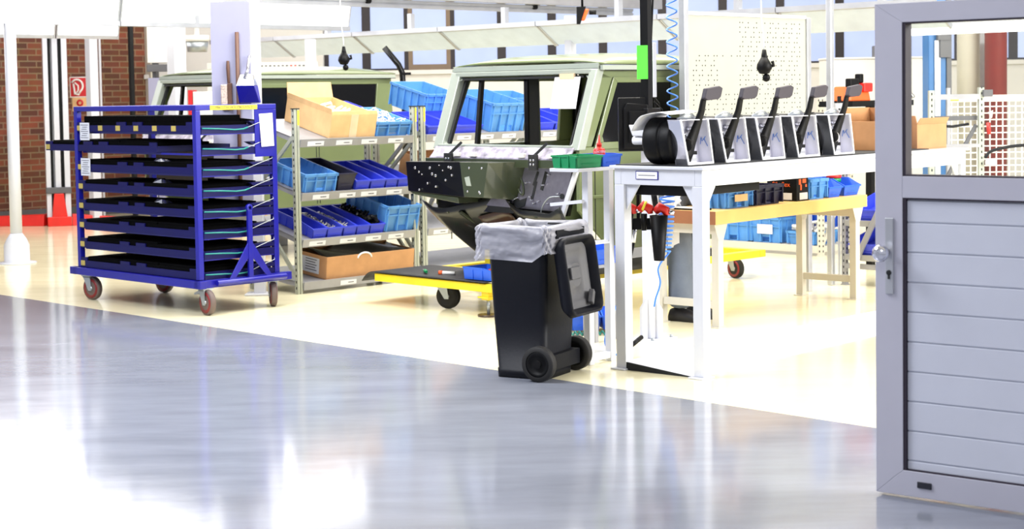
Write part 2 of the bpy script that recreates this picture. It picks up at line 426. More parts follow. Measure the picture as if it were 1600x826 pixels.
# long row across the hall: local x runs to the left-back, so sort by distance
P0 = Dp(640, 52, 19.0)
uB = Vector((math.cos(YB), math.sin(YB), 0))
def tB(px): return along(px, 60, P0, YB)[0]
where = ['right end, over the workbench', 'next to the right end, behind the pegboard', 'behind the black power post', 'above the nearer car body, right half', 'above the nearer car body, left half', 'above the blue crates behind the car', 'behind the hanging black plug', 'left end, by the white broom board']
edges = [1460, 1215, 1030, 840, 687, 553, 430, 330]
for k, (a, b) in enumerate(zip(edges, edges[1:])):
    light_panel(P0, YB, tB(a), tB(b) - .01, (-0.29, -0.20), 'slanted light panel of the long row, ' + where[k], 'slanted light panels in the long row', True, 'lamp_soft')
# local y of YB frame = (-cos45..) i.e. -A, so off y is negative to go along +A
# near-left row on the posts
Q0 = Dp(20, 40, 16.6); Q0.z = 2.38
def tA(px, O): return along(px, 42, O, YA)[0]
ee = [-260, 186, 545]
for k, (a, b) in enumerate(zip(ee, ee[1:])):
    light_panel(Q0, YA, tA(a, Q0), tA(b, Q0) - .01, (-0.22, 1.0), ['wide bright light panel above the left white post', 'wide bright light panel reaching past the broom board'][k], None, True)
Q1 = Dp(185, 65, 21.2); Q1.z = 2.38
light_panel(Q1, YA, -4.2, -0.9, (-0.22, 1.2), 'bright light panel in front of the brick wall, far left end', None, False)
light_panel(Q1, YA, -0.88, 0, (-0.22, 1.2), 'short bright light panel in front of the brick wall by the lift column', None, False)
# right fixtures seen above the pegboard
Q2 = Dp(1215, 16, 15.5)
light_panel(Q2, R(135), -1.6, 0.9, (-0.34, -0.16), 'light panel hanging above the right end of the pegboard', None, False, 'lamp_soft')
Q3 = Dp(1400, 40, 16.5)
light_panel(Q3, R(-45), -.2, 1.4, (0.3, -0.10), 'ribbed light panel seen through the door glass', None, False)
# ceiling rows (lit, they show in the polished floor)
# aluminium rail carrying hoses
r0 = Dp(345, 3, 17.5)
t = thing('aluminium_rail', 'long aluminium rail carrying hose trolleys across the top', 'rail', r0, YA)
mb = MB('aluminium'); mb.box(0, 6.55, -.04, .04, 0, .035); mb.box(0, 6.55, -.04, .04, .055, .09); mb.box(0, 6.55, -.02, .02, .035, .055); mb.build('rail', t)
for L in (1.9, 4.6):
    mb = MB('black'); mb.box(L, L + .16, -.05, .05, .09, .16); mb.cyl((L + .08, -.06, .07), (L + .08, .06, .07), .035); mb.build('carriage', t)
r1 = Dp(330, -8, 17.2)
t = thing('cable_duct', 'grey cable duct above the aluminium rail', 'cable duct', Dp(560, -4, 18.6), YA)
mb = MB('steel'); mb.box(0, 5.2, -.05, .05, 0, .13); mb.build('duct', t)

def post(name, label, cat, px, py, Y, w, d, z1, m='white_paint', yaw=YA, z0=0.0, grp=None):
    p = Dp(px, py, Y); p.z = 0
    t = thing(name, label, cat, p, yaw, grp)
    mb = MB(m); mb.box(-w / 2, w / 2, -d / 2, d / 2, z0, z1); mb.build('column', t, .008)
    return t
# left post with a round collar
p = Z(27, 411)
t = thing('support_post', 'round white post standing alone at the far left', 'post', p)
mb = MB('white_paint'); mb.cyl((0, 0, .25), (0, 0, 2.42), .058, m='white_paint', n=24); mb.build('pole', t)
mb = MB('white_paint'); mb.lathe([(.19, 0), (.19, .012), (.125, .02), (.125, .18), (.10, .24), (.06, .30)], (0, 0, 0), (0, 0, 1)); mb.build('foot_collar', t)
post('support_column', 'broad glaring white column behind the left car body', 'column', 276, 100, 19.3, .16, .16, 2.5)
post('support_column', 'slim white column between the left car roof and the light row', 'column', 485, 80, 20.0, .1, .1, 2.3)
post('support_column', 'slim white column above the nearer car roof', 'column', 891, 60, 17.6, .09, .09, 2.42)
post('support_column', 'thin white post just right of the pegboard', 'post', 1297, 100, 13.6, .05, .05, 2.75, 'aluminium')
post('support_column', 'white column beside the red fire sign', 'column', 146, 200, 21.6, .12, .12, 2.5)
t = post('conduit_pipe', 'thin grey conduit pipe running up the brick wall', 'pipe', 159, 200, 22.4, .03, .03, 3)
t = post('drain_pipe', 'dark drain pipe on the brick wall near the corner', 'pipe', 208, 200, 23.1, .06, .06, 5.9, 'hole')
# car lift at the brick wall
p = Z(93, 352)
t = thing('lift_column', 'tall white lift column with two black rails and a red foot', 'car lift', p, R(18))
mb = MB('white_paint'); mb.box(-.15, .15, .0, .14, .1, 2.5); mb.box(-.15, -.09, -.09, 0, .1, 2.5); mb.box(.08, .15, -.09, 0, .1, 2.5); mb.box(-.035, .035, -.07, 0, .1, 2.5); mb.build('mast', t, .005)
for x in (-.075, .055):
    mb = MB('black'); mb.box(x - .02, x + .02, -.06, -.001, .1, 2.45)
    mb.build('rail', t)
mb = MB('black'); mb.box(-.12, .12, -.12, .15, 2.44, 2.6); mb.build('drive_head', t, .01)
mb = MB('grey_dark'); mb.box(-.16, .16, -.12, -.02, .42, .5); mb.build('lift_collar', t, .008)
mb = MB('lift_red'); mb.prism([(-.1, .05), (.11, .05), (.06, .42), (-.06, .42)], 'y', -.13, -.02); mb.box(-.15, .15, -.16, .16, 0, .12); mb.build('foot', t, .008)
q = p
for k, (dx, lb, L) in enumerate(((-1, 'left', 1.9), (1, 'right', .62))):
    t = thing('lift_beam', ['red floor beam of the lift leading left out of view', 'short red floor beam between lift column and blue trolley'][k], 'lift beam', p + Vector((dx * .17, 0, 0)), R(180 - 6) if dx < 0 else R(14), 'red beams at the lift foot')
    mb = MB('lift_red'); mb.hexa([(0, -.09, 0), (L, -.06, 0), (L, .06, 0), (0, .09, 0)], [(0, -.07, .15), (L, -.05, .09), (L, .05, .09), (0, .07, .15)]); mb.build('beam', t, .008)
# fire signs on the white column
def sign(name, px, py, Y, w, h, label):
    c = Dp(px, py, Y); return thing(name, label, 'sign', c, R(6))
t = sign('fire_hose_sign', 124, 136, 22.0, .24, .27, 'square red fire hose sign with a white hose symbol on the brick wall')
mb = MB('parts_white'); mb.box(-.125, .125, 0, .012, -.135, .135); mb.build('border', t)
mb = MB('sign_red'); mb.box(-.112, .112, -.004, 0.001, -.122, .122); mb.build('panel', t)
mb = MB('parts_white')
arc = [(-.03 + .075 * math.cos(a), 0.015 + .085 * math.sin(a)) for a in [R(v) for v in range(150, -60, -20)]]
mb.ring([(x, -.008, z) for x, z in arc] + [(-.01, -.008, -.09)], .014, n=6)
mb.ring([(-.075, -.008, .045), (-.06, -.008, -.09), (0.0, -.008, -.1)], .014, n=6)
mb.ring([(-.06, -.008, .06), (-.015, -.008, .02), (-.015, -.008, -.04), (-.04, -.008, -.08)], .011, n=6)
mb.build('symbol', t)
t = sign('fire_alarm_sign', 124, 163, 22.0, .15, .17, 'small pale sign with a red ring below the fire hose sign')
mb = MB('cardboard_light'); mb.box(-.09, .09, 0, .012, -.09, .09); mb.build('panel', t)
mb = MB('sign_red'); mb.lathe([(.02, 0), (.045, 0), (.045, .006), (.02, .006)], (0.01, -.008, 0.02), (0, 1, 0), cap=False); mb.build('ring', t)

# broom board on its column
p = Z(404, 460)
t = thing('tool_board', 'tall pale violet tool board fixed to a white column', 'tool board', p, 0.0)
mb = MB('white_paint'); mb.box(-.03, .06, -.045, .045, 0, 2.42); mb.build('column', t, .005)
mb = MB('white_paint'); mb.box(-.1, .14, -.1, .1, 0, .015); mb.build('foot_plate', t, .003)
mb = MB('violet_white'); mb.box(-.325, -.01, -.07, -.05, .78, 2.385); mb.build('board', t)
by = p.y - .085
def on_board(px, py): return Dp(px, py, by)
# hand brush
c = on_board(356, 95)
t = thing('hand_brush', 'hand brush with pale bristles hanging on the tool board', 'brush', c)
mb = MB('wood_brown'); mb.ring([(0, 0, 0), (0, -.005, -.06), (.004, -.008, -.18)], [.012, .016, .012], n=8); mb.box(-.005, .03, -.03, .012, -.4, -.18); mb.build('handle', t, .004)
mb = MB('bristle'); mb.box(-.06, -.005, -.03, .012, -.39, -.19); mb.build('bristles', t, .008)
c = on_board(370, 50)
t = thing('broom', 'long brown broom stick hanging beside the dustpan', 'broom', c)
mb = MB('wood_brown'); mb.cyl((0, -.005, 0), (0, -.005, -1.42), .016); mb.build('stick', t)
c = on_board(388, 122)
t = thing('dustpan', 'blue and silver dustpan hanging on the tool board', 'dustpan', c)
mb = MB('bin_blue', 'mirror_steel')
mb.hexa([(-.07, -.03, -.2), (.09, -.02, -.2), (.1, .0, -.2), (-.08, .0, -.2)], [(-.085, -.10, -.06), (.06, -.10, -.06), (.075, 0, -.06), (-.085, 0, -.06)], 'trolley_blue')
mb.hexa([(-.085, -.10, -.06), (.06, -.10, -.06), (.075, 0, -.06), (-.085, 0, -.06)], [(-.06, -.04, .03), (.04, -.04, .03), (.05, 0, .03), (-.06, 0, .03)], 'mirror_steel')
mb.build('pan', t, .004)
mb = MB('mirror_steel'); mb.ring([(-.02, -.06, 0), (0, -.03, .06), (.015, -.01, .18)], [.016, .012, .014], n=8); mb.build('handle', t)

# ================================================================== STORAGE BOX BUILDERS
def crate(name, label, mtl, w, d, h, loc=(0, 0, 0), yaw=0, tilt=0, group=None, lbl=None, cat='crate', low=1.0, style='klt', flare=0.02):
    """open box; origin at front-left bottom, x right, y back"""
    t = thing(name, label, cat, loc, yaw, group, tilt)
    th = .008; mb = MB(mtl); hf = h * low
    f = flare
    # floor
    mb.box(f, w - f, f, d - f, 0, th)
    # walls as slightly flaring hexahedra
    def wall(b0, b1, t0, t1, n):
        n = Vector(n) * th
        b0, b1, t0, t1 = map(Vector, (b0, b1, t0, t1))
        mb.hexa([b0, b1, b1 + n, b0 + n], [t0, t1, t1 + n, t0 + n])
    notch = style == 'klt' and w > .2
    if notch:
        a, b = w * .32, w * .68
        wall((f, f, 0), (a, f, 0), (0, 0, hf), (a, 0, hf), (0, 1, 0)); wall((b, f, 0), (w - f, f, 0), (b, 0, hf), (w, 0, hf), (0, 1, 0))
        k = .22
        wall((a, f * (1 - k), hf * k), (b, f * (1 - k), hf * k), (a, 0, hf), (b, 0, hf), (0, 1, 0))
    else: wall((f, f, 0), (w - f, f, 0), (0, 0, hf), (w, 0, hf), (0, 1, 0))
    wall((f, d - f, 0), (w - f, d - f, 0), (0, d, h), (w, d, h), (0, -1, 0))
    for x0, x1, nx in ((f, 0, 1), (w - f, w, -1)):
        mid = d * .3
        b = [Vector((x0, f, 0)), Vector((x0, d - f, 0)), Vector((x1, d, h)), Vector((x1, mid if low < 1 else 0, h)), Vector((x1, 0, hf))]
        i = 0; n = Vector((nx * th, 0, 0))
        v1 = [mb.bm.verts.new(p) for p in b]; v2 = [mb.bm.verts.new(p + n) for p in b]
        mb._f(v1, 0); mb._f(v2[::-1], 0)
        for k in range(5): mb._f([v1[k], v1[(k + 1) % 5], v2[(k + 1) % 5], v2[k]], 0)
    r = .010
    if style == 'klt':
        zz = hf - .022
        mb.box(-r, w + r, -r, th, zz, hf); mb.box(-r, w + r, d - th, d + r, zz, h); mb.box(-r, th, 0, d, zz, hf) ; mb.box(w - th, w + r, 0, d, zz, hf)
        mb.box(-r * .6, w + r * .6, -r * .6, 0, hf * .62, hf * .66)
        nr = max(2, int(w / .1))
        for k in range(nr + 1):
            x = r + (w - 2 * r) * k / nr; mb.box(x - .005, x + .005, -r, f, 0.01, hf)
        nr = max(3, int(d / .1))
        for k in range(nr + 1):
            y = r + (d - 2 * r) * k / nr
            mb.box(-r, f, y - .005, y + .005, 0.01, hf); mb.box(w - f, w + r, y - .005, y + .005, .01, hf)
    else:
        mb.box(-.004, w + .004, -.004, .012, hf - .012, hf)
        if low == 1.0 or True:
            mb.box(-.004, .01, d * .3, d, h - .01, h); mb.box(w - .01, w + .004, d * .3, d, h - .01, h); mb.box(-.004, w + .004, d - .01, d + .004, h - .01, h)
        nr = max(3, int(d / .09))
        for k in range(1, nr):
            y = d * k / nr; mb.box(-.003, f * .6, y - .004, y + .004, .005, hf * .95)
        mb.box(w * .2, w * .8, -.004, 0, hf * .3, hf * .34)
    mb.build('box', t)
    if lbl:
        mb = MB(lbl); mb.box(w * .25, w * .75, -.013, -.010, hf * .35, hf * .72); mb.build('label', t)
    return t
def heap(name, label, cat, mtl, w, d, h, n, L, r, parent_like, seed=1, z=None, group=None, curl=False, x0=.03, y0=.03):
    """loose countless parts lying in a box (placed in the box's frame)"""
    rnd = random.Random(seed); mb = MB(mtl)
    for k in range(n):
        x = rnd.uniform(x0, w - .03); y = rnd.uniform(y0, d - .04)
        zz = h * (0.4 + .6 * rnd.random()) * (1 - .5 * abs(x / w - .5))
        a = rnd.uniform(0, 6.28); b = rnd.uniform(-.5, .6)
        v = Vector((math.cos(a) * math.cos(b), math.sin(a) * math.cos(b), math.sin(b))) * L * rnd.uniform(.6, 1.2)
        c = Vector((x, y, zz + .012))
        q0, q1 = c - v / 2, c + v / 2
        for q in (q0, q1): q.x = min(max(q.x, .02), w - .02); q.y = min(max(q.y, .025), d - .03); q.z = max(q.z, .012)
        if curl: mb.ring([q0, (q0 + q1) / 2 + Vector((rnd.uniform(-.02, .02), rnd.uniform(-.02, .02), .02)), q1], r, n=5)
        else: mb.ring([q0, q1], r, n=5)
    mb.box(.025, w - .03, y0 + .01, d - .04, .010, max(.014, h * .4))
    o = mb.build(name); o.location = parent_like.location; o.rotation_euler = parent_like.rotation_euler
    tag(o, label, cat, group, 'stuff'); return o
def carton(name, label, mtl, w, d, h, loc, yaw, tilt=0, open_top=True, flaps=(), tape=False, group=None):
    t = thing(name, label, 'box', loc, yaw, group, tilt)
    th = .006; mb = MB(mtl)
    if open_top:
        mb.box(0, w, 0, d, 0, th); mb.box(0, w, 0, th, th, h); mb.box(0, w, d - th, d, th, h); mb.box(0, th, th, d - th, th, h); mb.box(w - th, w, th, d - th, th, h)
    else: mb.box(0, w, 0, d, 0, h)
    mb.build('body', t, .002)
    for side, L, ang in flaps:
        mb = MB(mtl); c, s_ = math.cos(R(ang)), math.sin(R(ang))
        if side == 'f': mb.hexa([(0, 0, h), (w, 0, h), (w, th, h), (0, th, h)], [(0.01, -c * L, h + s_ * L), (w - .01, -c * L, h + s_ * L), (w - .01, th - c * L, h + s_ * L), (.01, th - c * L, h + s_ * L)])
        if side == 'b': mb.hexa([(0, d - th, h), (w, d - th, h), (w, d, h), (0, d, h)], [(.01, d - th + c * L, h + s_ * L), (w - .01, d - th + c * L, h + s_ * L), (w - .01, d + c * L, h + s_ * L), (.01, d + c * L, h + s_ * L)])
        if side == 'l': mb.hexa([(0, 0, h), (th, 0, h), (th, d, h), (0, d, h)], [(-c * L, .01, h + s_ * L), (th - c * L, .01, h + s_ * L), (th - c * L, d - .01, h + s_ * L), (-c * L, d - .01, h + s_ * L)])
        if side == 'r': mb.hexa([(w - th, 0, h), (w, 0, h), (w, d, h), (w - th, d, h)], [(w - th + c * L, .01, h + s_ * L), (w + c * L, .01, h + s_ * L), (w + c * L, d - .01, h + s_ * L), (w - th + c * L, d - .01, h + s_ * L)])
        mb.build('flap', t)
    if tape:
        mb = MB('tape'); mb.box(w * .42, w * .58, -.0015, 0, 0.0, h) ; mb.build('tape_strip', t)
    return t

# ================================================================== BLUE TRAY TROLLEY
TY = YA
tp = Z(312, 447, .22); tp.z = 0
W_, L_ = .74, 1.72
tr = thing('tray_trolley', 'tall blue steel trolley full of black foam trays, on four castors', 'trolley', tp, TY)
mb = MB('trolley_blue'); ps = .045
mb.box(-.03, W_ + .10, -.02, .03, .2, .26); mb.box(-.03, W_ + .06, L_ - .03, L_ + .03, .2, .26)
mb.box(-.03, .03, -.05, L_ + .08, .2, .26); mb.box(W_ - .03, W_ + .03, 0, L_, .2, .26)
mb.box(.03, W_ - .03, L_ * .33, L_ * .33 + .04, .21, .25); mb.box(.03, W_ - .03, L_ * .66, L_ * .66 + .04, .21, .25)
mb.build('base_frame', tr, .004)
for x in (0, W_ - ps):
    for y in (0, L_ - ps):
        mb = MB('trolley_blue'); mb.box(x, x + ps, y, y + ps, .26, 1.52); mb.build('post', tr, .004)
mb = MB('trolley_blue'); zt = 1.52
mb.box(0, W_, 0, ps, zt, zt + .04); mb.box(0, W_, L_ - ps, L_, zt, zt + .04); mb.box(0, ps, ps, L_ - ps, zt, zt + .04); mb.box(W_ - ps, W_, ps, L_ - ps, zt, zt + .04)
mb.build('top_frame', tr, .004)
LV = [.295 + .156 * k for k in range(8)]
for k, z in enumerate(LV):
    mb = MB('trolley_blue')
    mb.box(.046, .06, .05, L_ - .05, z - .045, z - .03); mb.box(W_ - .06, W_ - .046, .05, L_ - .05, z - .045, z - .03)
    mb.box(.05, W_ - .05, .002, .016, z - .05, z - .028); mb.build('runner', tr)
    pull = 0.50 if k == 6 else 0.0
    tray = MB('tray_blue'); y0, y1 = .03 + pull, L_ - .04 + pull
    zb = z - .03
    tray.box(.01, W_ - .06, y0, y1, zb, zb + .006)
    # left lip with raised tabs
    tray.box(.004, .012, y0, y1, zb, zb + .052)
    for f0, f1 in ((.0, .06), (.42, .5), (.56, .64), (.94, 1)):
        tray.box(.003, .0125, y0 + (y1 - y0) * f0, y0 + (y1 - y0) * f1, zb + .052, zb + .078)
    tray.box(W_ - .07, W_ - .06, y0, y1, zb, zb + .05)
    tray.box(.012, W_ - .06, y0, y0 + .008, zb, zb + .05); tray.box(.012, W_ - .06, y1 - .008, y1, zb, zb + .05)
    to = tray.build('tray', tr)
    fm = MB('foam'); rnd = random.Random(k)
    fm.box(.016, .5, y0 + .02, y1 - .012, zb + .007, zb + .074)
    n = 6 if k == 7 else 3
    for j in range(n):
        a = y0 + .05 + (y1 - y0 - .1) * j / n; b = a + (y1 - y0 - .1) / n - .02
        hh = .105 if k == 7 else .075 + .02 * rnd.random()
        fm.box(.03, .46, a, b, zb + .06, zb + hh + (.02 if k == 7 else 0))
    if k not in (6,):
        fm.hexa([(.46, y0 + .04, zb + .06), (.60, y0 + .06, zb + .06), (.60, y0 + .5, zb + .06), (.46, y0 + .5, zb + .06)],
                [(.46, y0 + .04, zb + .10), (.60, y0 + .06, zb + .085), (.60, y0 + .5, zb + .085), (.46, y0 + .5, zb + .10)])
    fm.build('foam_insert', to, .004)
    if k in (4, 5, 3):
        sm = MB('mirror_steel'); sm.hexa([(.05, .55, zb + .08), (.12, .5, zb + .08), (.16, .62, zb + .08), (.06, .68, zb + .08)], [(.06, .56, zb + .11), (.1, .53, zb + .1), (.13, .61, zb + .1), (.07, .64, zb + .11)]); sm.build('metal_part', to)
    # side bow hose and wire on the right-hand end
    hz = zb + .035 if k < 7 else zb + .03
    h = MB('hose_teal'); h.ring([(.05, -.012, hz), (.2, -.014, hz - .006), (.34, -.014, hz - .016), (.42, -.014, hz - .012), (.46, -.014, hz)], .006, n=6)
    h.build('bow_hose', to)
    wv = MB('zinc'); wv.ring([(.46, -.014, hz), (.56, -.008, hz + .03), (W_ - .05, -.004, hz + .065), (W_ - .04, 0.02, hz + .09)], .003, n=5); wv.build('latch_wire', to)
    fb = MB('tray_blue'); fb.box(.05, W_ - .05, .0, .008, zb - .012, zb + .04); fb.hexa([(.52, .0, zb + .05), (W_ - .05, .0, zb + .05), (W_ - .05, .1, zb + .05), (.55, .1, zb + .05)], [(.48, .0, zb + .075), (W_ - .05, .0, zb + .08), (W_ - .05, .1, zb + .08), (.5, .1, zb + .075)])
    fb.build('end_panel', tr)
    lb = MB('tan_label')
    ys = [L_ * q for q in (.17, .32, .47, .62, .77, .955)] if k == 7 else [L_ - .075 + pull]
    for yy in ys:
        l2 = MB('tan_label'); l2.box(.0005, .0045, yy - .03, yy + .03, zb + .01, zb + .05); l2.build('label', to)
# tow bar
mb = MB('trolley_blue'); tb = .43
mb.box(tb - .02, tb + .02, -.06, -.035, .24, .76); mb.lathe([(.012, -.012), (.028, -.012), (.028, .012), (.012, .012)], (tb, -.047, .78), (0, 1, 0), cap=False)
mb.prism([(tb - .2, .25), (tb - .15, .25), (tb - .02, .40), (tb - .02, .52)], 'y', -.055, -.045); mb.prism([(tb + .2, .25), (tb + .15, .25), (tb + .02, .40), (tb + .02, .52)], 'y', -.055, -.045)
mb.cyl((.12, -.05, .235), (W_ + .02, -.05, .235), .022); mb.build('tow_bar', tr, .003)
mb = MB('trolley_blue'); mb.box(W_ - .21, W_ - .03, -.008, -.001, 1.16, 1.52); mb.build('sign_plate', tr)
mb = MB('paper'); mb.hexa([(W_ - .16, -.02, 1.235), (W_ - .04, -.016, 1.24), (W_ - .04, -.018, 1.24), (W_ - .16, -.022, 1.235)], [(W_ - .17, -.009, 1.485), (W_ - .045, -.009, 1.49), (W_ - .045, -.011, 1.49), (W_ - .17, -.011, 1.485)]); mb.build('sheet', tr)
mb = MB('yellow_label'); mb.box(.13, .56, -.004, -.001, 1.522, 1.556); o = mb.build('name_strip', tr); 
text('lettering', 'MBG2T36 HOLZBODEN 2', .03, 'ink', tr, Matrix.Translation((.345, -.0055, 1.54)) @ FACE_NEG_Y, 1.0)
for yc, zc in ((L_ - .17, 1.36), (L_ - .17, 1.075)):
    mb = MB('label_paper'); mb.box(-.005, -.002, yc - .07, yc + .07, zc - .07, zc + .07); o = mb.build('paper_tag', tr)
    mb = MB('ink')
    for q in range(7): mb.box(-.0065, -.005, yc - .055 + .01 * (q % 3), yc + .055 - .012 * ((q * 2) % 3), zc + .05 - q * .017, zc + .054 - q * .017)
    mb.build('print', o)
def caster(parent, x, y, rot, r=.095, wid=.045, ztop=.2, tyre='tyre_brown', rim='wheel_red', brake=False, fork='zinc'):
    T = Matrix.Translation((x, y, 0)) @ Matrix.Rotation(rot, 4, 'Z')
    mb = MB(fork); off = .035
    mb.box(-.05, .05, -.045, .045, ztop - .008, ztop, fork, T)
    for s_ in (-1, 1):
        yy = s_ * (wid / 2 + .008)
        mb.prism([(-.045, ztop - .01), (.04, ztop - .01), (off + .018, r - .02), (off - .018, r - .02)], 'y', yy - .003, yy + .003, fork, T)
    mb.box(-.045, .04, -wid / 2 - .011, wid / 2 + .011, ztop - .02, ztop - .008, fork, T)
    if brake: mb.hexa([T @ Vector(v) for v in ((-.13, -.02, ztop - .06), (-.04, -.02, ztop - .04), (-.04, .02, ztop - .04), (-.13, .02, ztop - .06))], [T @ Vector(v) for v in ((-.13, -.02, ztop - .045), (-.04, -.02, ztop - .015), (-.04, .02, ztop - .015), (-.13, .02, ztop - .045))], fork)
    c = mb.build('caster', parent)
    ax = (T.to_3x3() @ Vector((0, 1, 0))); ce = T @ Vector((off, 0, r))
    wv = MB(tyre, rim, 'black')
    wv.lathe([(r * .82, -wid / 2), (r * .97, -wid / 2 + .003), (r, -wid / 4), (r, wid / 4), (r * .97, wid / 2 - .003), (r * .82, wid / 2)], ce, ax, tyre, 28)
    wv.lathe([(r * .60, -wid / 2 - .002), (r * .84, -wid / 2 - .002), (r * .84, wid / 2 + .002), (r * .60, wid / 2 + .002)], ce, ax, rim, 28, cap=False)
    wv.lathe([(r * .60, -wid / 2 + .008), (r * .60, wid / 2 - .008)], ce, ax, 'black', 24)
    for q in range(6):
        aa = q * math.pi / 3; u = ax.cross(Vector((0, 0, 1))).normalized(); v = Vector((0, 0, 1))
        dv = u * math.cos(aa) + v * math.sin(aa)
        wv.bar(ce + dv * .02 - ax * 0, ce + dv * r * .6, wid * .8, .014, rim if rim != tyre else 'black', up=ax)
    wv.cyl(ce - ax * (wid / 2 + .012), ce + ax * (wid / 2 + .012), .018, m=fork)
    wv.build('wheel', c)
    return c
caster(tr, .06, .02, R(-95), brake=True); caster(tr, .02, L_ - .14, R(-80)); caster(tr, W_ - .03, .06, R(-120), brake=True); caster(tr, W_ - .08, L_ - .2, R(-80))

# ================================================================== GRAVITY RACKS
TILT = R(14)
RO = Z(466, 460); RO.z = 0
def rack_pt(x, y, z): return RO + A * x + B * y + UP * z
SH = [.085, .435, .815, 1.255]
def rack_post(parent, x, y, h, w=.05, d=.04, strip=True):
    mb = MB('rackpost', 'hole'); mb.box(x, x + w * .42, y, y + d, 0, h, 'rackpost'); mb.box(x + w * .58, x + w, y, y + d, 0, h, 'rackpost'); mb.box(x + w * .4, x + w * .6, y + .012, y + d, 0, h, 'rackpost')
    mb.box(x - .004, x + w + .004, y - .004, y + d + .004, h, h + .008, 'hole')
    n = int(h / .05)
    for k in range(n): mb.box(x - .001, x, y + d * .35, y + d * .65, .04 + k * .05, .06 + k * .05, 'hole'); 
    p = mb.build('post', parent)
    if strip:
        mb = MB('yellow_label'); mb.box(x + w * .62, x + w, y - .0015, y, h - .13, h - .01); mb.build('tag', p)
def gravity_rack(x0, L, label, levels=SH, h=1.51, D=.62, labels=4):
    t = thing('gravity_rack', label, 'rack', rack_pt(x0, 0, 0), YA, 'slanted shelf racks in one line')
    hb = h + D * math.tan(TILT)
    rack_post(t, 0, 0, h); rack_post(t, L - .05, 0, h); rack_post(t, 0, D, h - .1, strip=False); rack_post(t, L - .05, D, h - .1, strip=False)
    for i, z in enumerate(levels):
        T = Matrix.Translation((0, -.005, z)) @ Matrix.Rotation(TILT if i else R(6), 4, 'X')
        dd = (D + .06) / math.cos(TILT)
        mb = MB('steel'); mb.box(.052, L - .052, 0, dd, -.012, 0, 'steel', T); mb.box(.052, L - .052, -.012, 0, -.055, .012, 'steel', T)
        mb.box(.052, .06, 0, dd, -.04, 0, 'steel', T); mb.box(L - .06, L - .052, 0, dd, -.04, 0, 'steel', T)
        s_ = mb.build('shelf', t)
        rnd = random.Random(i + int(x0 * 10)); n = labels
        for k in range(n):
            a = .08 + (L - .2) * (k + .1 + .2 * rnd.random()) / n
            if i == 0 and k != 1: continue
            l2 = MB('label_paper'); l2.box(a, a + .17, -.0145, -.012, -.046, -.008, 'label_paper', T); l2.box(a + .08, a + .14, -.0155, -.0145, -.03, -.024, 'ink', T); l2.build('price_label', s_)
    for x in (0.005, L - .035):
        mb = MB('rackpost'); mb.bar((x + .015, .03, .12), (x + .015, D, .75), .02, .03); mb.bar((x + .015, .03, 1.3), (x + .015, D, .8), .02, .03); mb.build('brace', t)
    return t
gravity_rack(0, 1.33, 'slanted steel rack beside the blue trolley, holding the open cardboard box')
gravity_rack(1.38, 1.33, 'slanted steel rack directly behind the windscreen opening of the nearer car')
gravity_rack(2.76, 1.33, 'slanted steel rack right of the red-topped post, mostly behind the car')
def tofx(px, z, y=0): return along(px, 300, rack_pt(0, y, 0), YA)[0]
def shelf_loc(x, y, lev): return rack_pt(x, y, SH[lev] + .004 + y * math.tan(TILT if lev else R(6)))
def on_shelf(px0, px1, lev, y=.01):
    a, b = tofx(px0, 0, y), tofx(px1, 0, y); return a, b - a
# top shelf unit 1
x, wd = on_shelf(516, 587, 3)
c = carton('cardboard_box', 'big open cardboard box on the top shelf of the rack', 'cardboard_light', wd, .62, .2, shelf_loc(x, .01, 3), YA, TILT, True, [('b', .13, 70), ('l', .05, 80), ('f', .03, 100)], True)
heap('packed_parts', 'white wrapped parts filling the big open cardboard box', 'parts', 'parts_white', wd, .6, .17, 50, .16, .012, c, 3, curl=True)
x, wd = on_shelf(588, 641, 3)
c = crate('plastic_crate', 'blue crate of wiry white clips beside the big cardboard box', 'crate_blue', wd, .5, .13, shelf_loc(x, .01, 3), YA, TILT, 'light blue crates on the racks')
heap('wire_clips', 'tangled white wire clips heaped in the blue crate', 'clips', 'parts_white', wd, .5, .14, 90, .09, .004, c, 4, curl=True)
# middle shelf unit 1
x, wd = on_shelf(474, 523, 2)
crate('plastic_crate', 'small light blue crate at the left end of the middle shelf', 'crate_blue', wd, .5, .16, shelf_loc(x, .01, 2), YA, TILT, 'light blue crates on the racks')
x, wd = on_shelf(526, 554, 2)
crate('plastic_crate', 'dark navy bin between light blue crate and blue long bins', 'crate_navy', wd, .5, .15, shelf_loc(x, .01, 2), YA, TILT, None, None, 'bin', 1, 'bin')
e = [555, 578, 602, 621, 639]
wh = ['first long blue bin right of the navy bin, middle shelf', 'second long blue bin right of the navy bin, middle shelf', 'third long blue bin right of the navy bin, middle shelf', 'rightmost long blue bin on the middle shelf, by the black bracket']
for k in range(4):
    x, wd = on_shelf(e[k], e[k + 1], 2)
    c = crate('shelf_bin', wh[k], 'bin_blue', wd - .004, .55, .095, shelf_loc(x, .01, 2), YA, TILT, 'long blue bins on the middle shelf', None, 'bin', .85, 'bin', .006)
    if k == 0: heap('small_screws', 'bright small screws in the first blue bin right of the navy bin', 'screws', 'screws', wd - .01, .3, .05, 50, .03, .004, c, 5)
x0, _ = on_shelf(556, 560, 2)
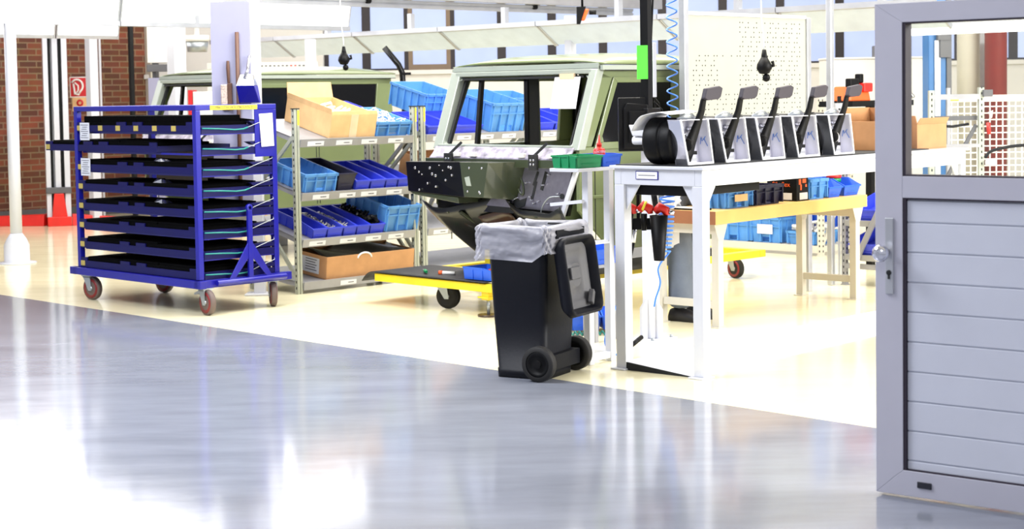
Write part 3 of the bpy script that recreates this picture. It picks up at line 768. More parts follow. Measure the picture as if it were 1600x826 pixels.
# lower shelf unit 1
e = [486, 509, 534, 555, 576, 599]
wh = ['leftmost long blue bin on the lower shelf, empty in front', 'long blue bin of silver screws, left one of two', 'long blue bin of silver screws, right one of two', 'empty long blue bin between the screws and the black parts', 'long blue bin of black parts beside the big light blue crate']
for k in range(5):
    x, wd = on_shelf(e[k], e[k + 1], 1)
    c = crate('shelf_bin', wh[k], 'bin_blue', wd - .004, .55, .10, shelf_loc(x, .01, 1), YA, TILT, 'long blue bins on the lower shelf', None, 'bin', .85, 'bin', .006)
    if k in (1, 2): heap('silver_screws', ['silver screws filling the left screw bin of the lower shelf', 'silver screws filling the right screw bin of the lower shelf'][k - 1], 'screws', 'screws', wd - .01, .5, .07, 150, .035, .005, c, 6 + k)
    if k == 4: heap('black_fittings', 'black fittings heaped in the blue bin beside the big crate', 'parts', 'black', wd - .01, .52, .12, 90, .06, .012, c, 9)
x, wd = on_shelf(600, 650, 1)
crate('plastic_crate', 'large light blue crate at the right end of the lower shelf', 'crate_blue', wd, .55, .23, shelf_loc(x, .01, 1), YA, TILT, 'light blue crates on the racks')
x, wd = on_shelf(468, 484, 1)
# bottom box
a, b = tofx(509, 0), tofx(646, 0)
c = carton('cardboard_box', 'long cardboard box with black foil on the bottom shelf', 'cardboard', b - a, .38, .19, shelf_loc(a, .02, 0), YA, R(6), True, [('b', .04, 100)])
mb = MB('gloss_black'); wdt = b - a
mb.grid(lambda u, v: Vector((.015 + u * (wdt - .03), .012 + v * .35, .17 + .035 * math.sin(u * 9 + v * 3) * v + .05 * v)), 24, 10)
f = mb.build('black_foil', None, 0, .002); f.location = c.location; f.rotation_euler = c.rotation_euler; tag(f, 'crumpled black foil lying in the long cardboard box', 'foil')
mb = MB('label_paper'); mb.box(-.0025, -.0005, .1, .33, .03, .16); l = mb.build('shipping_label', c)
mb = MB('ink'); 
for q in range(5): mb.box(-.004, -.0025, .13 + .02 * (q % 2), .28, .14 - q * .022, .146 - q * .022)
mb.build('print', l)
mb = MB('white_plastic'); arc = [(wdt * .42 + .075 * math.cos(a_), .0, .155 + .045 * math.sin(a_)) for a_ in [R(v) for v in range(0, 181, 20)]]
mb.ring(arc, .008, n=8); h = mb.build('carry_handle', c); h['label'] = 'white plastic handle'
# unit 2 and 3 top shelf
x, wd = on_shelf(668, 700, 3)
crate('shelf_bin', 'blue bin of white parts left of the windscreen pillar, top shelf', 'bin_blue', .30, .5, .085, shelf_loc(1.46, .01, 3), YA, TILT, None, None, 'bin', .9, 'bin', .006)
c = crate('shelf_bin', 'blue bin of white parts behind the tall rack post pair', 'bin_blue', .28, .4, .085, shelf_loc(1.0, .52, 3), YA, TILT, None, None, 'bin', .9, 'bin', .006)
crate('shelf_bin', 'small blue bin seen through the windscreen, under the big crate', 'bin_blue', .34, .5, .085, shelf_loc(1.78, .01, 3), YA, TILT, None, None, 'bin', .9, 'bin', .006)
crate('plastic_crate', 'big light blue crate seen through the windscreen, left of the rack post', 'crate_blue', .42, .55, .27, shelf_loc(2.22, .01, 3), YA, TILT, 'light blue crates on the racks')
crate('plastic_crate', 'big light blue crate behind the windscreen pillar, left one', 'crate_blue', .40, .5, .22, shelf_loc(1.86, .5, 3) + UP * .02, YA, TILT, 'light blue crates on the racks')
crate('plastic_crate', 'light blue crate far behind the rack post with the red cap', 'crate_blue', .46, .3, .2, shelf_loc(2.72, .42, 3) + UP * .01, YA, TILT, 'light blue crates on the racks')
for k in range(5):
    crate('shelf_bin', ['blue bin just right of the tall rack post, seen through the windscreen', 'second blue bin right of the tall rack post, beside the black pillar', 'blue bin right of the black pillar, seen through the windscreen', 'blue bin below the paper taped in the windscreen', 'last blue bin at the right, below the taped paper'][k], 'bin_blue', .235, .5, .085, shelf_loc(2.83 + .245 * k, .01, 3), YA, TILT, 'blue bins behind the windscreen', None, 'bin', .9, 'bin', .006)
carton('cardboard_box', 'brown cardboard box on the second rack, behind the twin posts', 'cardboard', .55, .4, .2, shelf_loc(1.46, .02, 2), YA, TILT)

# ================================================================== CAR BODIES
def car_body(label, loc, yaw, L=2.2, near_dark=True, full=True):
    t = thing('car_body', label, 'car body', loc, yaw, 'bare car bodies without wheels')
    Wd, zb, zw, zr = 1.49, 1.225, 1.775, 1.83
    rk = .24
    # side panels
    for side, y0, y1 in (('near', 0, .035), ('far', Wd - .035, Wd)):
        mb = MB('body_olive')
        mb.prism([(0.0, .78), (0.0, zb), (L, zb), (L, .48), (.34, .48)], 'y', y0, y1)
        sgn = -1 if side == 'near' else 1; ye = y0 if side == 'near' else y1
        mb.box(.02, L, min(ye, ye + sgn * .012), max(ye, ye + sgn * .012), .86, .885)      # moulding
        mb.prism([(0.02, zb), (.13, zb), (.13 + rk * .96, zw - .06), (.22, zw - .02)], 'y', y0, y1)
        mb.prism([(1.0, zb), (1.13, zb), (1.12, zw - .06), (1.02, zw - .06)], 'y', y0, y1)
        mb.prism([(L - .28, zb), (L, zb), (L - .05, zw), (L - .22, zw)], 'y', y0, y1)
        mb.prism([(.23, zw - .07), (L - .05, zw - .07), (L - .05, zw), (.26, zw)], 'y', y0, y1)
        o = mb.build('side_panel', t, .006)
        sm = MB('hole')
        for xs in (.155, 1.065, 1.10):
            sm.box(xs, xs + .008, min(ye, ye + sgn * .002), max(ye, ye + sgn * .002), .5, zb - .02)
        sm.build('door_seam', o)
        if side == 'near' and near_dark:
            g = MB('interior_dark'); g.prism([(.13, zb), (1.0, zb), (1.02, zw - .07), (.36, zw - .07)], 'y', .012, .02); g.prism([(1.13, zb), (L - .28, zb), (L - .23, zw - .07), (1.12, zw - .07)], 'y', .012, .02)  # dark sheets added in the near openings, shade of the cabin as colour
            g.build('side_dark_pane', t)
            # olive door frame round the window
            fr = MB('body_olive'); a = [(.15, zb - .02), (.19, zb - .02), (.40, zw - .10), (.36, zw - .06)]
            fr.prism(a, 'y', -.012, .012); fr.prism([(.36, zw - .06), (.40, zw - .10), (1.0, zw - .10), (1.0, zw - .06)], 'y', -.012, .012)
            fr.prism([(.15, zb - .02), (1.0, zb - .02), (1.0, zb + .03), (.19, zb + .03)], 'y', -.012, .012); fr.prism([(.19, zb + .03), (.25, zb + .03), (.225, zb + .09)], 'y', -.012, .012)
            fr.build('window_frame', t, .004)
        if side == 'far':
            v = MB('under_black'); v.bar((.40, Wd - .05, zb), (.46, Wd - .05, zw - .05), .03, .035); v.build('vent_bar', t)
            v = MB('gloss_black'); v.box(.93, 1.06, Wd - .09, Wd - .035, .5, zw - .03); v.build('door_pillar', t, .01)
            v = MB('gloss_black'); v.box(L - .12, L - .05, Wd - .08, Wd - .035, zb, zw - .03); v.build('rear_pillar', t, .01)
    # rear wall with door opening
    mb = MB('body_olive'); mb.box(L - .04, L, .036, .35, .48, zw); mb.box(L - .04, L, Wd - .35, Wd - .036, .48, zw); mb.box(L - .04, L, .35, Wd - .35, zw - .1, zw); mb.build('rear_panel', t, .006)
    # roof: crowned shell
    x0 = rk - .02
    def roof(u, v):
        cx = (2 * u - 1); cy = (2 * v - 1)
        z = zw + .035 + .085 * (1 - abs(cy) ** 5) * (1 - .7 * abs(cx) ** 3) 
        return Vector((x0 + u * (L - x0 + .01), -.02 + v * (Wd + .04), z))
    mb = MB('body_olive'); mb.grid(roof, 22, 22); mb.build('roof', t, 0, .012)
    mb = MB('body_light', 'hole')
    mb.box(x0 - .01, x0 + .05, .0, Wd, zw - .01, zw + .04, 'body_light'); mb.box(x0 + .0, L, -.034, -.01, zw - .01, zw + .024, 'body_light'); mb.box(x0, L, Wd + .01, Wd + .03, zw - .01, zw + .024, 'body_light')
    mb.box(x0 - .012, x0 - .008, .0, Wd, zw - .002, zw + .004, 'hole'); mb.box(x0 + .02, L, -.036, -.033, zw - .014, zw - .008, 'hole')
    mb.build('rain_gutter', t, .003)
    # windscreen frame
    mb = MB('body_light')
    for y, w_ in ((.035, .03), (Wd - .035, .06)):
        s_ = 1 if y < .5 else -1
        mb.hexa([(-.02, y - .04 * s_, zb - .02), (.06, y - .04 * s_, zb - .02), (.06, y + w_ * s_, zb - .02), (-.02, y + w_ * s_, zb - .02)],
                [(rk - .05, y - .04 * s_ + .0, zw), (rk + .03, y - .04 * s_, zw), (rk + .03, y + w_ * s_, zw), (rk - .05, y + w_ * s_, zw)])
        # rounded corner gussets
        for zz, dz, xx in ((zb, .07, 0.0), (zw - .045, -.07, rk - .03)):
            ya = y + w_ * s_ ; xb = .03 if dz > 0 else -.03
            mb.hexa([(xx - .01, ya, zz), (xx + .05, ya, zz), (xx + .05, ya + .05 * s_, zz), (xx - .01, ya + .05 * s_, zz)], [(xx - .01 + xb, ya, zz + dz), (xx + .05 + xb, ya, zz + dz), (xx + .05 + xb, ya + .003 * s_, zz + dz * .35), (xx - .01 + xb, ya + .003 * s_, zz + dz * .35)])
    mb.box(rk - .06, rk + .02, .05, Wd - .05, zw - .035, zw); mb.box(-.02, .05, .05, Wd - .05, zb - .03, zb + .012)
    o = mb.build('windscreen_frame', t, .006)
    mb = MB('hole'); mb.hexa([(.022, Wd - .13, zb), (.05, Wd - .13, zb), (.05, Wd - .105, zb), (.022, Wd - .105, zb)], [(rk - .01, Wd - .13, zw - .04), (rk + .02, Wd - .13, zw - .04), (rk + .02, Wd - .105, zw - .04), (rk - .01, Wd - .105, zw - .04)])
    mb.hexa([(.022, .105, zb), (.05, .105, zb), (.05, .12, zb), (.022, .12, zb)], [(rk - .01, .105, zw - .04), (rk + .02, .105, zw - .04), (rk + .02, .12, zw - .04), (rk - .01, .12, zw - .04)])
    mb.box(rk - .055, rk, .12, Wd - .12, zw - .062, zw - .045); mb.build('seal', o)
    mb = MB('paper'); mb.hexa([(rk - .13, .13, zw - .28), (rk - .13, .38, zw - .28), (rk - .128, .38, zw - .28), (rk - .128, .13, zw - .28)], [(rk - .075, .13, zw - .055), (rk - .075, .38, zw - .055), (rk - .073, .38, zw - .055), (rk - .073, .13, zw - .055)]); mb.build('note_sheet', t)
    mb = MB('tape'); mb.box(rk - .082, rk - .062, .19, .33, zw - .07, zw - .03); mb.build('note_tape', t)
    # cowl with masking foil
    mb = MB('foil'); mb.grid(lambda u, v: Vector((-.015 - .07 * v + .012 * math.sin(u * 40) * math.sin(v * 3.1), .03 + u * (Wd - .06), zb - .005 - .085 * v)), 60, 6); mb.build('cowl_foil', t, 0, .01)
    for yy in (.14, .45, .95, 1.12):
        mb = MB('parts_white'); mb.box(-.10, -.07, yy, yy + .07, zb - .075, zb - .045); mb.build('foil_clip', t, .004)
    mb = MB('olive_dark', 'hole', 'mirror_steel'); mb.box(-.10, .0, .0, Wd, zb - .145, zb - .09, 'olive_dark')
    for yy in (.30, 1.18):
        mb.box(-.125, -.10, yy, yy + .08, zb - .16, zb - .05, 'hole')
        for q in range(4): mb.cyl((-.13, yy + .025 + .03 * (q % 2), zb - .12 + .03 * (q // 2)), (-.125, yy + .025 + .03 * (q % 2), zb - .12 + .03 * (q // 2)), .008, m='mirror_steel', n=8)
        mb.bar((-.12, yy + .04, zb - .07), (-.05, yy - .04, zb + .03), .02, .02, 'hole')
    mb.build('cowl_beam', t, .004)
    # firewall
    mb = MB('under_black'); mb.prism([(0.02, zb - .145), (Wd - .02, zb - .145), (Wd - .02, .74), (.12, .74)], 'x', .0, .03); fw = mb.build('firewall', t)
    if not full: 
        mb = MB('under_black'); mb.box(.1, L, .05, Wd - .05, .44, .5); mb.build('floor_pan', t); return t
    # aluminium insulation sheet with slots
    mb = MB('alu_sheet', 'hole', 'mirror_steel'); mb.prism([(.05, zb - .15), (.64, zb - .15), (.92, .79), (.14, .77)], 'x', -.02, -.001, 'alu_sheet')
    def slot(y, z, dy, dz, w_): mb.bar((-.0215, y, z), (-.0215, y + dy, z + dz), .004, w_, 'hole', up=(0, 1, 0))
    slot(.30, 1.05, .05, -.13, .026); slot(.38, 1.05, .05, -.10, .02); slot(.40, .98, .05, -.14, .02)
    mb.lathe([(.02, 0), (.02, .003)], (-.024, .15, .88), (1, 0, 0), 'hole', 14)
    mb.prism([(.50, .86), (.57, .84), (.62, .87), (.64, .81), (.58, .78), (.52, .80)], 'x', -.024, -.02, 'hole')
    rnd = random.Random(4)
    for q in range(16):
        y = rnd.uniform(.14, .72); z = rnd.uniform(.80, 1.05); mb.cyl((-.05, y, z), (-.02, y, z), .006, m='mirror_steel', n=8)
    mb.build('insulation_sheet', fw)
    # oval hole rim
    mb = MB('olive_dark'); ov = [(-.024, .56 + .028 * math.cos(a) + .02 * math.sin(a), 0.95 + .07 * math.sin(a)) for a in [R(v) for v in range(0, 360, 20)]]
    mb.ring(ov, .008, n=6, closed=True); mb.build('oval_port', fw)
    mb = MB('zinc'); mb.ring(smooth([(-.03, .16, .88), (-.06, .24, .87), (-.07, .30, .80), (-.06, .33, .70), (-.04, .34, .60)]), .005, n=6); mb.build('brake_pipe', fw)
    # black heater box and olive bracket
    mb = MB('gloss_black', 'mirror_steel', 'olive_dark')
    mb.hexa([(-.25, .90, .86), (-.20, 1.58, .885), (-.02, 1.50, .885), (-.02, .90, .86)], [(-.25, .90, 1.12), (-.22, 1.58, 1.11), (-.02, 1.5, 1.11), (-.02, .90, 1.12)], 'gloss_black')
    mb.hexa([(-.24, .98, .815), (-.20, 1.50, .86), (-.02, 1.46, .86), (-.02, .98, .815)], [(-.25, .98, .858), (-.20, 1.57, .883), (-.02, 1.50, .883), (-.02, .98, .858)], 'olive_dark')
    for q in range(16):
        y = rnd.uniform(1.02, 1.5); z = rnd.uniform(.9, 1.09); x = -.25 + .03 * (y - .98) / .58
        mb.cyl((x - .006, y, z), (x + .01, y, z), rnd.choice((.005, .008, .011)), m='mirror_steel', n=10)
    mb.build('heater_box', fw, .004)
    mb = MB('olive_dark', 'hole', 'mirror_steel')
    mb.hexa([(-.30, .66, .87), (-.30, .86, .87), (-.02, .88, .84), (-.02, .60, .84)], [(-.30, .61, 1.12), (-.30, .90, 1.12), (-.02, .89, 1.12), (-.02, .50, 1.12)], 'olive_dark')
    mb.prism([(.78, .95), (.83, .95), (.85, 1.01), (.80, 1.02)], 'x', -.304, -.299, 'body_light')
    for y, z in ((.67, 1.08), (.80, 1.08), (.70, .91), (.82, .91), (.69, .90)): mb.cyl((-.306, y, z), (-.299, y, z), .008, m='mirror_steel', n=8)
    mb.build('mounting_bracket', fw, .02)
    # toe board and underside with a tunnel
    def under(u, v):
        y = (.08 + .05 * u) + v * (Wd - .06 - .28 * u); x = -.0 + u * .45
        c = abs((v - .5)) ; tun = math.exp(-((v - .52) / .17) ** 2)
        z = .765 - .39 * min(1, u * 1.5) ** .8 + .10 * tun * (1 - u * .3) - .03 * math.sin(v * 24) * .15
        edge = 1 - min(1, min(v, 1 - v) / .07)
        return Vector((x + .12 * (1 - u) * (-1) * (1 - tun) , y, z + .05 * edge))
    mb = MB('under_black'); mb.grid(under, 14, 40); mb.build('toe_board', t, 0, .012)
    mb = MB('under_brown'); mb.grid(lambda u, v: under(.12 + u * .8, .40 + v * .26) + Vector((-.022, 0, -.012)), 10, 12); mb.build('tunnel_cover', t, 0, .006)
    for yy in (1.12, 1.26, .34):
        mb = MB('olive_dark'); mb.bar((-.10, yy, .74), (.15, yy - .06, .56), .04, .02); mb.build('stiffener', t, .003)
    mb = MB('under_black'); mb.box(.45, L, .05, Wd - .05, .34, .40); mb.build('floor_pan', t)
    mb = MB('under_black')
    for yy in (.3, 1.1): mb.box(.3, L, yy, yy + .09, .27, .34)
    mb.build('chassis_rail', t, .006)
    # bare white front edges of the side aperture
    mb = MB('white_paint'); mb.bar((-.012, .0, 1.10), (-.03, .17, .68), .03, .03); mb.build('sill_flange', t); mb = MB('white_paint'); mb.bar((-.02, Wd - .02, .88), (-.05, Wd + .03, .74), .03, .03); mb.build('sill_flange', t)
    return t
CA = Vector((.466, 11.6, 0))
cp = Dp(905, 235, 11.6); cp.z = 0
car_body('olive green car body with open windscreen and black firewall on the yellow dolly', cp, YA, 1.62)
cp2 = Dp(358, 235, 16.1); cp2.z = .03
car_body('pale green car body standing behind the blue trolley and the rack', cp2, YA, 2.12, True, False)
# seats / boxes seen through the rear body: red-white stacked parts behind
p = Dp(318, 160, 20.6); p.z = 0
t = thing('parts_cabinet', 'white cabinet with red marks seen through the left car windscreen', 'cabinet', p, R(0))
mb = MB('parts_white'); mb.box(-.13, .13, 0, .35, 0, 1.7); mb.build('body', t, .01)
mb = MB('sign_red'); mb.box(-.19, -.135, 0, .3, 0, 1.72); mb.build('side_panel', t)
mb = MB('column_red'); mb.box(.14, .42, .05, .35, 0, 1.7); mb.build('drawer_block', t)
mb = MB('cardboard_light'); mb.box(.43, .7, .05, .35, 0, 1.68); mb.build('tray_stack', t)
# stand posts for the second body
for k, (px, lbl) in enumerate(((300, 'plain grey stand under the front of the pale green car body'), (520, 'plain grey stand under the rear of the pale green car body'))):
    t = thing('body_stand', lbl, 'stand', cp2 - UP * .03 + A * (.35 if k == 0 else 1.5) + B * .1, YA, 'stands under the pale green body')
    mb = MB('steel'); mb.box(0, .12, 0, 1.25, .36, .44); mb.box(0, .12, 0, .12, 0, .36); mb.box(0, .12, 1.13, 1.25, 0, .36); mb.build('frame', t, .004)

# ================================================================== YELLOW BODY DOLLY
dz = .24
dl = Dp(900, 452, 11.6); dl = CA + Vector((-.07, 0, 0)) - A * .18 + B * .61; dl.z = 0
DL, DW = 3.3, 1.29
t = thing('body_dolly', 'long yellow dolly on castors carrying the olive car body', 'dolly', dl, YA)
mb = MB('dolly_yellow')
mb.box(0, .08, 0, DW, dz - .06, dz); mb.box(DL - .08, DL, 0, DW, dz - .06, dz)
mb.box(.08, DL - .08, 0, .08, dz - .06, dz); mb.box(.08, DL - .08, DW - .08, DW, dz - .06, dz); mb.box(.08, DL - .08, .6, .68, dz - .05, dz - .005)
mb.box(1.6, 1.7, .08, DW - .08, dz - .05, dz - .005); mb.box(.7, .78, .08, DW - .08, dz - .05, dz - .005)
mb.build('frame', t, .004)
for x, y, h in ((.42, .44, .45), (.42, .32, .45), (.3, 1.3, .0), (1.5, .2, .40), (1.5, 1.0, .40)):
    if h: m2 = MB('dolly_yellow'); m2.box(x, x + .055, y, y + .055, dz, h if h > .42 else .27); m2.build('support_post', t, .003)
mb = MB('dolly_yellow', 'mirror_steel'); mb.box(.02, .09, .05, .12, .12, dz - .06, 'dolly_yellow'); mb.box(.0, .11, .03, .14, .135, .145, 'dolly_yellow'); mb.cyl((.055, .085, .012), (.055, .085, .14), .012, m='zinc'); mb.cyl((.055, .085, 0), (.055, .085, .014), .08, m='under_brown'); mb.build('floor_stop', t)
caster(t, .16, DW - .62, R(-70), r=.095, wid=.05, ztop=dz - .06, tyre='rubber', rim='rubber'); caster(t, .40, .25, R(-70), r=.085, wid=.05, ztop=dz - .06, tyre='rubber', rim='rubber')
caster(t, DL - .2, .2, R(-100), r=.085, wid=.05, ztop=dz - .06, tyre='rubber', rim='wheel_red'); caster(t, DL - .2, DW - .2, R(-70), r=.085, wid=.05, ztop=dz - .06, tyre='rubber', rim='wheel_red')
# black mat hanging over the left corner
def matf(u, v):
    y = .05 + u * 1.40; x = -.02 + v * .62
    over = max(0, y - DW)
    z = dz + .012 - 3.0 * over ** 2 + .05 * math.exp(-((y - .62) / .1) ** 2) * v
    if over: y = DW + over * .8
    return Vector((x, y, z))
mb = MB('mat_black'); mb.grid(matf, 40, 10); o = mb.build('rubber_mat', None, 0, .006); place(o, dl, YA); tag(o, 'black rubber mat drooping over the left corner of the yellow dolly', 'mat')
def dloc(x, y, z=0.0): return dl + A * x + B * y + UP * (dz + .02 + z)
t = thing('screwdriver', 'green handled screwdriver lying on the black mat', 'screwdriver', dloc(.1, .80), R(100))
mb = MB('green'); mb.ring([(0, 0, .012), (.03, 0, .014), (.09, 0, .013), (.1, 0, .012)], [.010, .015, .014, .008], n=8); mb.build('handle', t)
mb = MB('zinc'); mb.cyl((.1, 0, .012), (.2, 0, .012), .004, n=6); mb.build('shaft', t)
t = thing('glue_tube', 'small white tube with orange cap on the black mat', 'tube', dloc(.12, .64), R(-20))
mb = MB('parts_white'); mb.ring([(0, 0, .014), (.1, 0, .014)], [.016, .012], n=10); mb.build('tube', t)
mb = MB('orange'); mb.cyl((-.03, 0, .014), (0, 0, .014), .018, n=10); mb.build('cap', t)
t = thing('power_tool', 'black and red hand tool lying on the mat near the bin', 'tool', dloc(.12, .36), R(-40))
mb = MB('black'); mb.ring([(0, 0, .03), (.06, 0, .035), (.12, 0, .03)], [.02, .03, .022], n=10); mb.ring([(.03, 0, .03), (.02, .1, .02)], .018, n=8); mb.build('body', t)
mb = MB('red'); mb.box(.1, .17, -.03, .03, .005, .06); mb.build('battery', t, .008)
t = thing('tool_pouch', 'red and white tool pouch beside the blue box on the mat', 'pouch', dloc(.2, .22), R(-30))
mb = MB('red'); mb.ring([(0, 0, .035), (.07, 0, .04), (.12, .02, .035)], [.03, .042, .02], n=10); mb.build('pouch', t)
mb = MB('parts_white'); mb.box(.03, .11, -.05, -.01, .01, .045); mb.build('flap', t, .006)
c = crate('shelf_bin', 'blue bin on the mat just left of the waste bin', 'bin_bright', .24, .3, .09, dloc(.03, .02), YA, 0, None, None, 'bin', .8, 'bin', .006)

# ================================================================== WHEELIE BIN
by_ = R(61)
U = Vector((math.cos(by_), math.sin(by_), 0)); Vv = Vector((-math.sin(by_), math.cos(by_), 0))
bc = Z(838, 598) + U * .262 + Vv * .205 ; bc.z = 0
t = thing('wheelie_bin', 'dark two-wheeled waste bin with its lid hanging open', 'bin', bc, by_)
RIM = .855
def secn(z):
    k = z / RIM
    return (.170 + .045 * k, -.215 - .03 * k, .105 + .03 * k)   # half width, back y, front y
mb = MB('bin_navy')
prof = []
def ringpts(z, grow=0, r=.04):
    hw, yb, yf = secn(z); hw += grow; yb -= grow; yf += grow; out = []
    for cx, cy, a0 in ((hw - r, yf - r, 0), (-hw + r, yf - r, 90), (-hw + r, yb + r, 180), (hw - r, yb + r, 270)):
        for q in range(5):
            a = R(a0 + q * 22.5); out.append(Vector((cx + r * math.cos(a), cy + r * math.sin(a), z)))
    return out
def loft(mb, secs, m=None, cap0=True, cap1=True):
    i = mb.mi(m); rr = [[mb.bm.verts.new(p) for p in s_] for s_ in secs]; n = len(rr[0])
    for a, b in zip(rr, rr[1:]):
        for j in range(n):
            f = mb._f([a[j], a[(j + 1) % n], b[(j + 1) % n], b[j]], i)
            if f: f.smooth = True
    if cap0: mb._f(rr[0][::-1], i)
    if cap1: mb._f(rr[-1], i)
loft(mb, [ringpts(.0), ringpts(.05), ringpts(.051, -.004), ringpts(.4), ringpts(.78), ringpts(.782, .012), ringpts(.81, .014), ringpts(.812, .02), ringpts(RIM, .024), ringpts(RIM, .0), ringpts(.5, -.012), ringpts(.03, -.012)], None)
# axle housing and rear handle bar
mb.box(-.17, .17, -.26, -.20, .055, .14)
mb.box(-.17, .17, -.30, -.265, RIM - .05, RIM - .01); mb.box(-.17, -.13, -.29, -.23, RIM - .06, RIM - .01); mb.box(.13, .17, -.29, -.23, RIM - .06, RIM - .01)
mb.build('body', t)
for sx in (-1, 1):
    x0 = sx * .225; wm = MB('rubber', 'black'); wr = .1
    wm.lathe([(wr * .72, -.026), (wr * .96, -.026), (wr, -.018), (wr, .018), (wr * .96, .026), (wr * .72, .026)], (x0, -.205, wr), (1, 0, 0), 'rubber', 32, cap=False)
    wm.lathe([(.02, -.018), (wr * .5, -.014), (wr * .56, -.024), (wr * .73, -.024), (wr * .73, .024), (wr * .56, .024), (wr * .5, .014), (.02, .018)], (x0, -.205, wr), (1, 0, 0), 'black', 32)
    wm.lathe([(.022, -.03), (.022, .03)], (x0, -.205, wr), (1, 0, 0), 'black', 12)
    for q in range(8):
        a = q * math.pi / 4; wm.bar((x0, -.205 + .02 * math.cos(a), wr + .02 * math.sin(a)), (x0, -.205 + .055 * math.cos(a), wr + .055 * math.sin(a)), .05, .008, 'black', up=(1, 0, 0))
    wm.build('wheel', t)
mb = MB('zinc'); mb.cyl((-.23, -.205, .1), (.23, -.205, .1), .01); mb.build('axle', t)
# lid hanging down at the back, inside outwards
LT = Matrix.Translation((0, -.29, RIM - .05)) @ Matrix.Rotation(R(-8), 4, 'X')
mb = MB('bin_navy')
def lp(hw, z0, z1, y, r):
    out = []; hw = hw - .06; z0 = z0 * .88; z1 = z1 - .02
    for cx, cz, a0 in ((hw - r, z1 - r, 0), (-hw + r, z1 - r, 90), (-hw + r, z0 + r, 180), (hw - r, z0 + r, 270)):
        for q in range(5):
            a = R(a0 + q * 22.5); out.append(LT @ Vector((cx + r * math.cos(a), y, cz + r * math.sin(a))))
    return out
loft(mb, [lp(.25, -.50, .0, -.06, .05), lp(.262, -.515, .01, -.055, .06), lp(.265, -.52, .01, -.02, .06), lp(.24, -.49, -.02, .02, .06), lp(.19, -.42, -.06, .04, .05)], None, False, True)
loft(mb, [lp(.25, -.50, .0, -.06, .05), lp(.238, -.488, -.012, -.05, .05), lp(.225, -.47, -.03, -.005, .05)], None, False, False)
lid = mb.build('lid', t)
mb = MB('grey_dark')
loft(mb, [lp(.225, -.47, -.03, -.006, .05), lp(.19, -.43, -.06, -.008, .05), lp(.18, -.42, -.07, .006, .05), lp(.12, -.34, -.13, .006, .04), lp(.11, -.33, -.14, -.008, .04)], None, False, True); ip = mb.build('lid_inside', lid); ip['label'] = 'grey ribbed inner face of the lid'
mb = MB('grey_dark'); mb.box(-.07, .04, -.02, -.006, -.25, -.18, None, LT); mb.build('grip_recess', lid, .006)
mb = MB('grey_dark'); mb.bar(LT @ Vector((.09, -.03, -.40)), LT @ Vector((.13, -.03, -.33)), .03, .045); mb.build('lid_handle', lid, .006)
# liner bag
rnd = random.Random(11); ph = [rnd.uniform(0, 6.28) for _ in range(8)]
def bagpt(u, z, g):
    n = 20; s_ = ringpts(min(z, RIM), g); k = u * n; i0 = int(k) % n; f = k - int(k); p = s_[i0].lerp(s_[(i0 + 1) % n], f); p.z = z
    wv = .005 * math.sin(u * 50 + ph[0] + z * 60) + .006 * math.sin(u * 31.4 + ph[1]) + .005 * math.sin(u * 88 + ph[2] - z * 90) + .004 * math.sin(u * 138 + ph[4] + z * 150)
    c = Vector((p.x, p.y, 0)).normalized(); p += c * wv; p.z += .006 * math.sin(u * 40 + ph[3]) ; return p
lv = [(RIM - .13, -.035), (RIM - .03, -.02), (RIM + .008, -.006), (RIM + .018, .015), (RIM + .012, .035), (RIM - .005, .044), (RIM - .05, .048), (RIM - .1, .046), (RIM - .15, .052), (RIM - .18, .058)]
mb = MB('film')
N = 120
def bag(u, v):
    k = v * (len(lv) - 1); i = min(int(k), len(lv) - 2); f = k - i
    z = lv[i][0] * (1 - f) + lv[i + 1][0] * f; g = lv[i][1] * (1 - f) + lv[i + 1][1] * f
    drop = 0.0
    p = bagpt(u % 1.0, z, g)
    if p.y < -.2 and p.z < RIM: p.z = RIM - (RIM - p.z) * .75
    return p
mb.grid(bag, N, 27)
bmesh.ops.remove_doubles(mb.bm, verts=mb.bm.verts, dist=1e-5)
o = mb.build('bin_liner', None, 0, 0.0, True); place(o, bc, by_); tag(o, 'crinkled translucent white liner bag folded over the waste bin rim', 'bag')

# ================================================================== WHITE TABLE WITH PEDAL UNITS
tc_ = Z(1100, 593); tc_.z = 0
TBY = R(48)
tx = Vector((math.cos(TBY), math.sin(TBY), 0)); ty = Vector((-math.sin(TBY), math.cos(TBY), 0))
TL, TW, TH = 3.15, .62, 1.185
t = thing('assembly_table', 'long high white table carrying the pedal units', 'table', tc_, TBY)
mb = MB('white_paint', 'grey_dark'); mb.box(-.02, TL, -.02, TW + .02, TH - .018, TH, 'white_paint'); mb.build('table_top', t, .003)
mb = MB('white_paint'); mb.box(0, TL - .02, 0, .05, TH - .11, TH - .018); mb.box(0, TL - .02, TW - .05, TW, TH - .11, TH - .018)
mb.box(0, .05, .05, TW - .05, TH - .11, TH - .018); mb.box(TL - .07, TL - .02, .05, TW - .05, TH - .11, TH - .018); mb.build('apron', t, .003)
for x in (0, TL - .09):
    for y in (0, TW - .07):
        mb = MB('white_paint'); mb.box(x, x + .07, y, y + .07, 0.01, TH - .11); mb.box(x - .03, x + .09, y - .01 if y == 0 else y - .01, y + .09, 0, .01)
        if x == 0: mb.prism([(y + .07, TH - .11), (y + .15, TH - .11), (y + .07, TH - .24)] if y == 0 else [(y, TH - .11), (y - .1, TH - .11), (y, TH - .26)], 'x', x + .02, x + .03)
        if y == 0: mb.prism([(x + .07, TH - .11), (x + .16, TH - .11), (x + .07, TH - .24)] if x == 0 else [(x, TH - .11), (x - .1, TH - .11), (x, TH - .24)], 'y', .02, .03)
        mb.build('leg', t, .003)
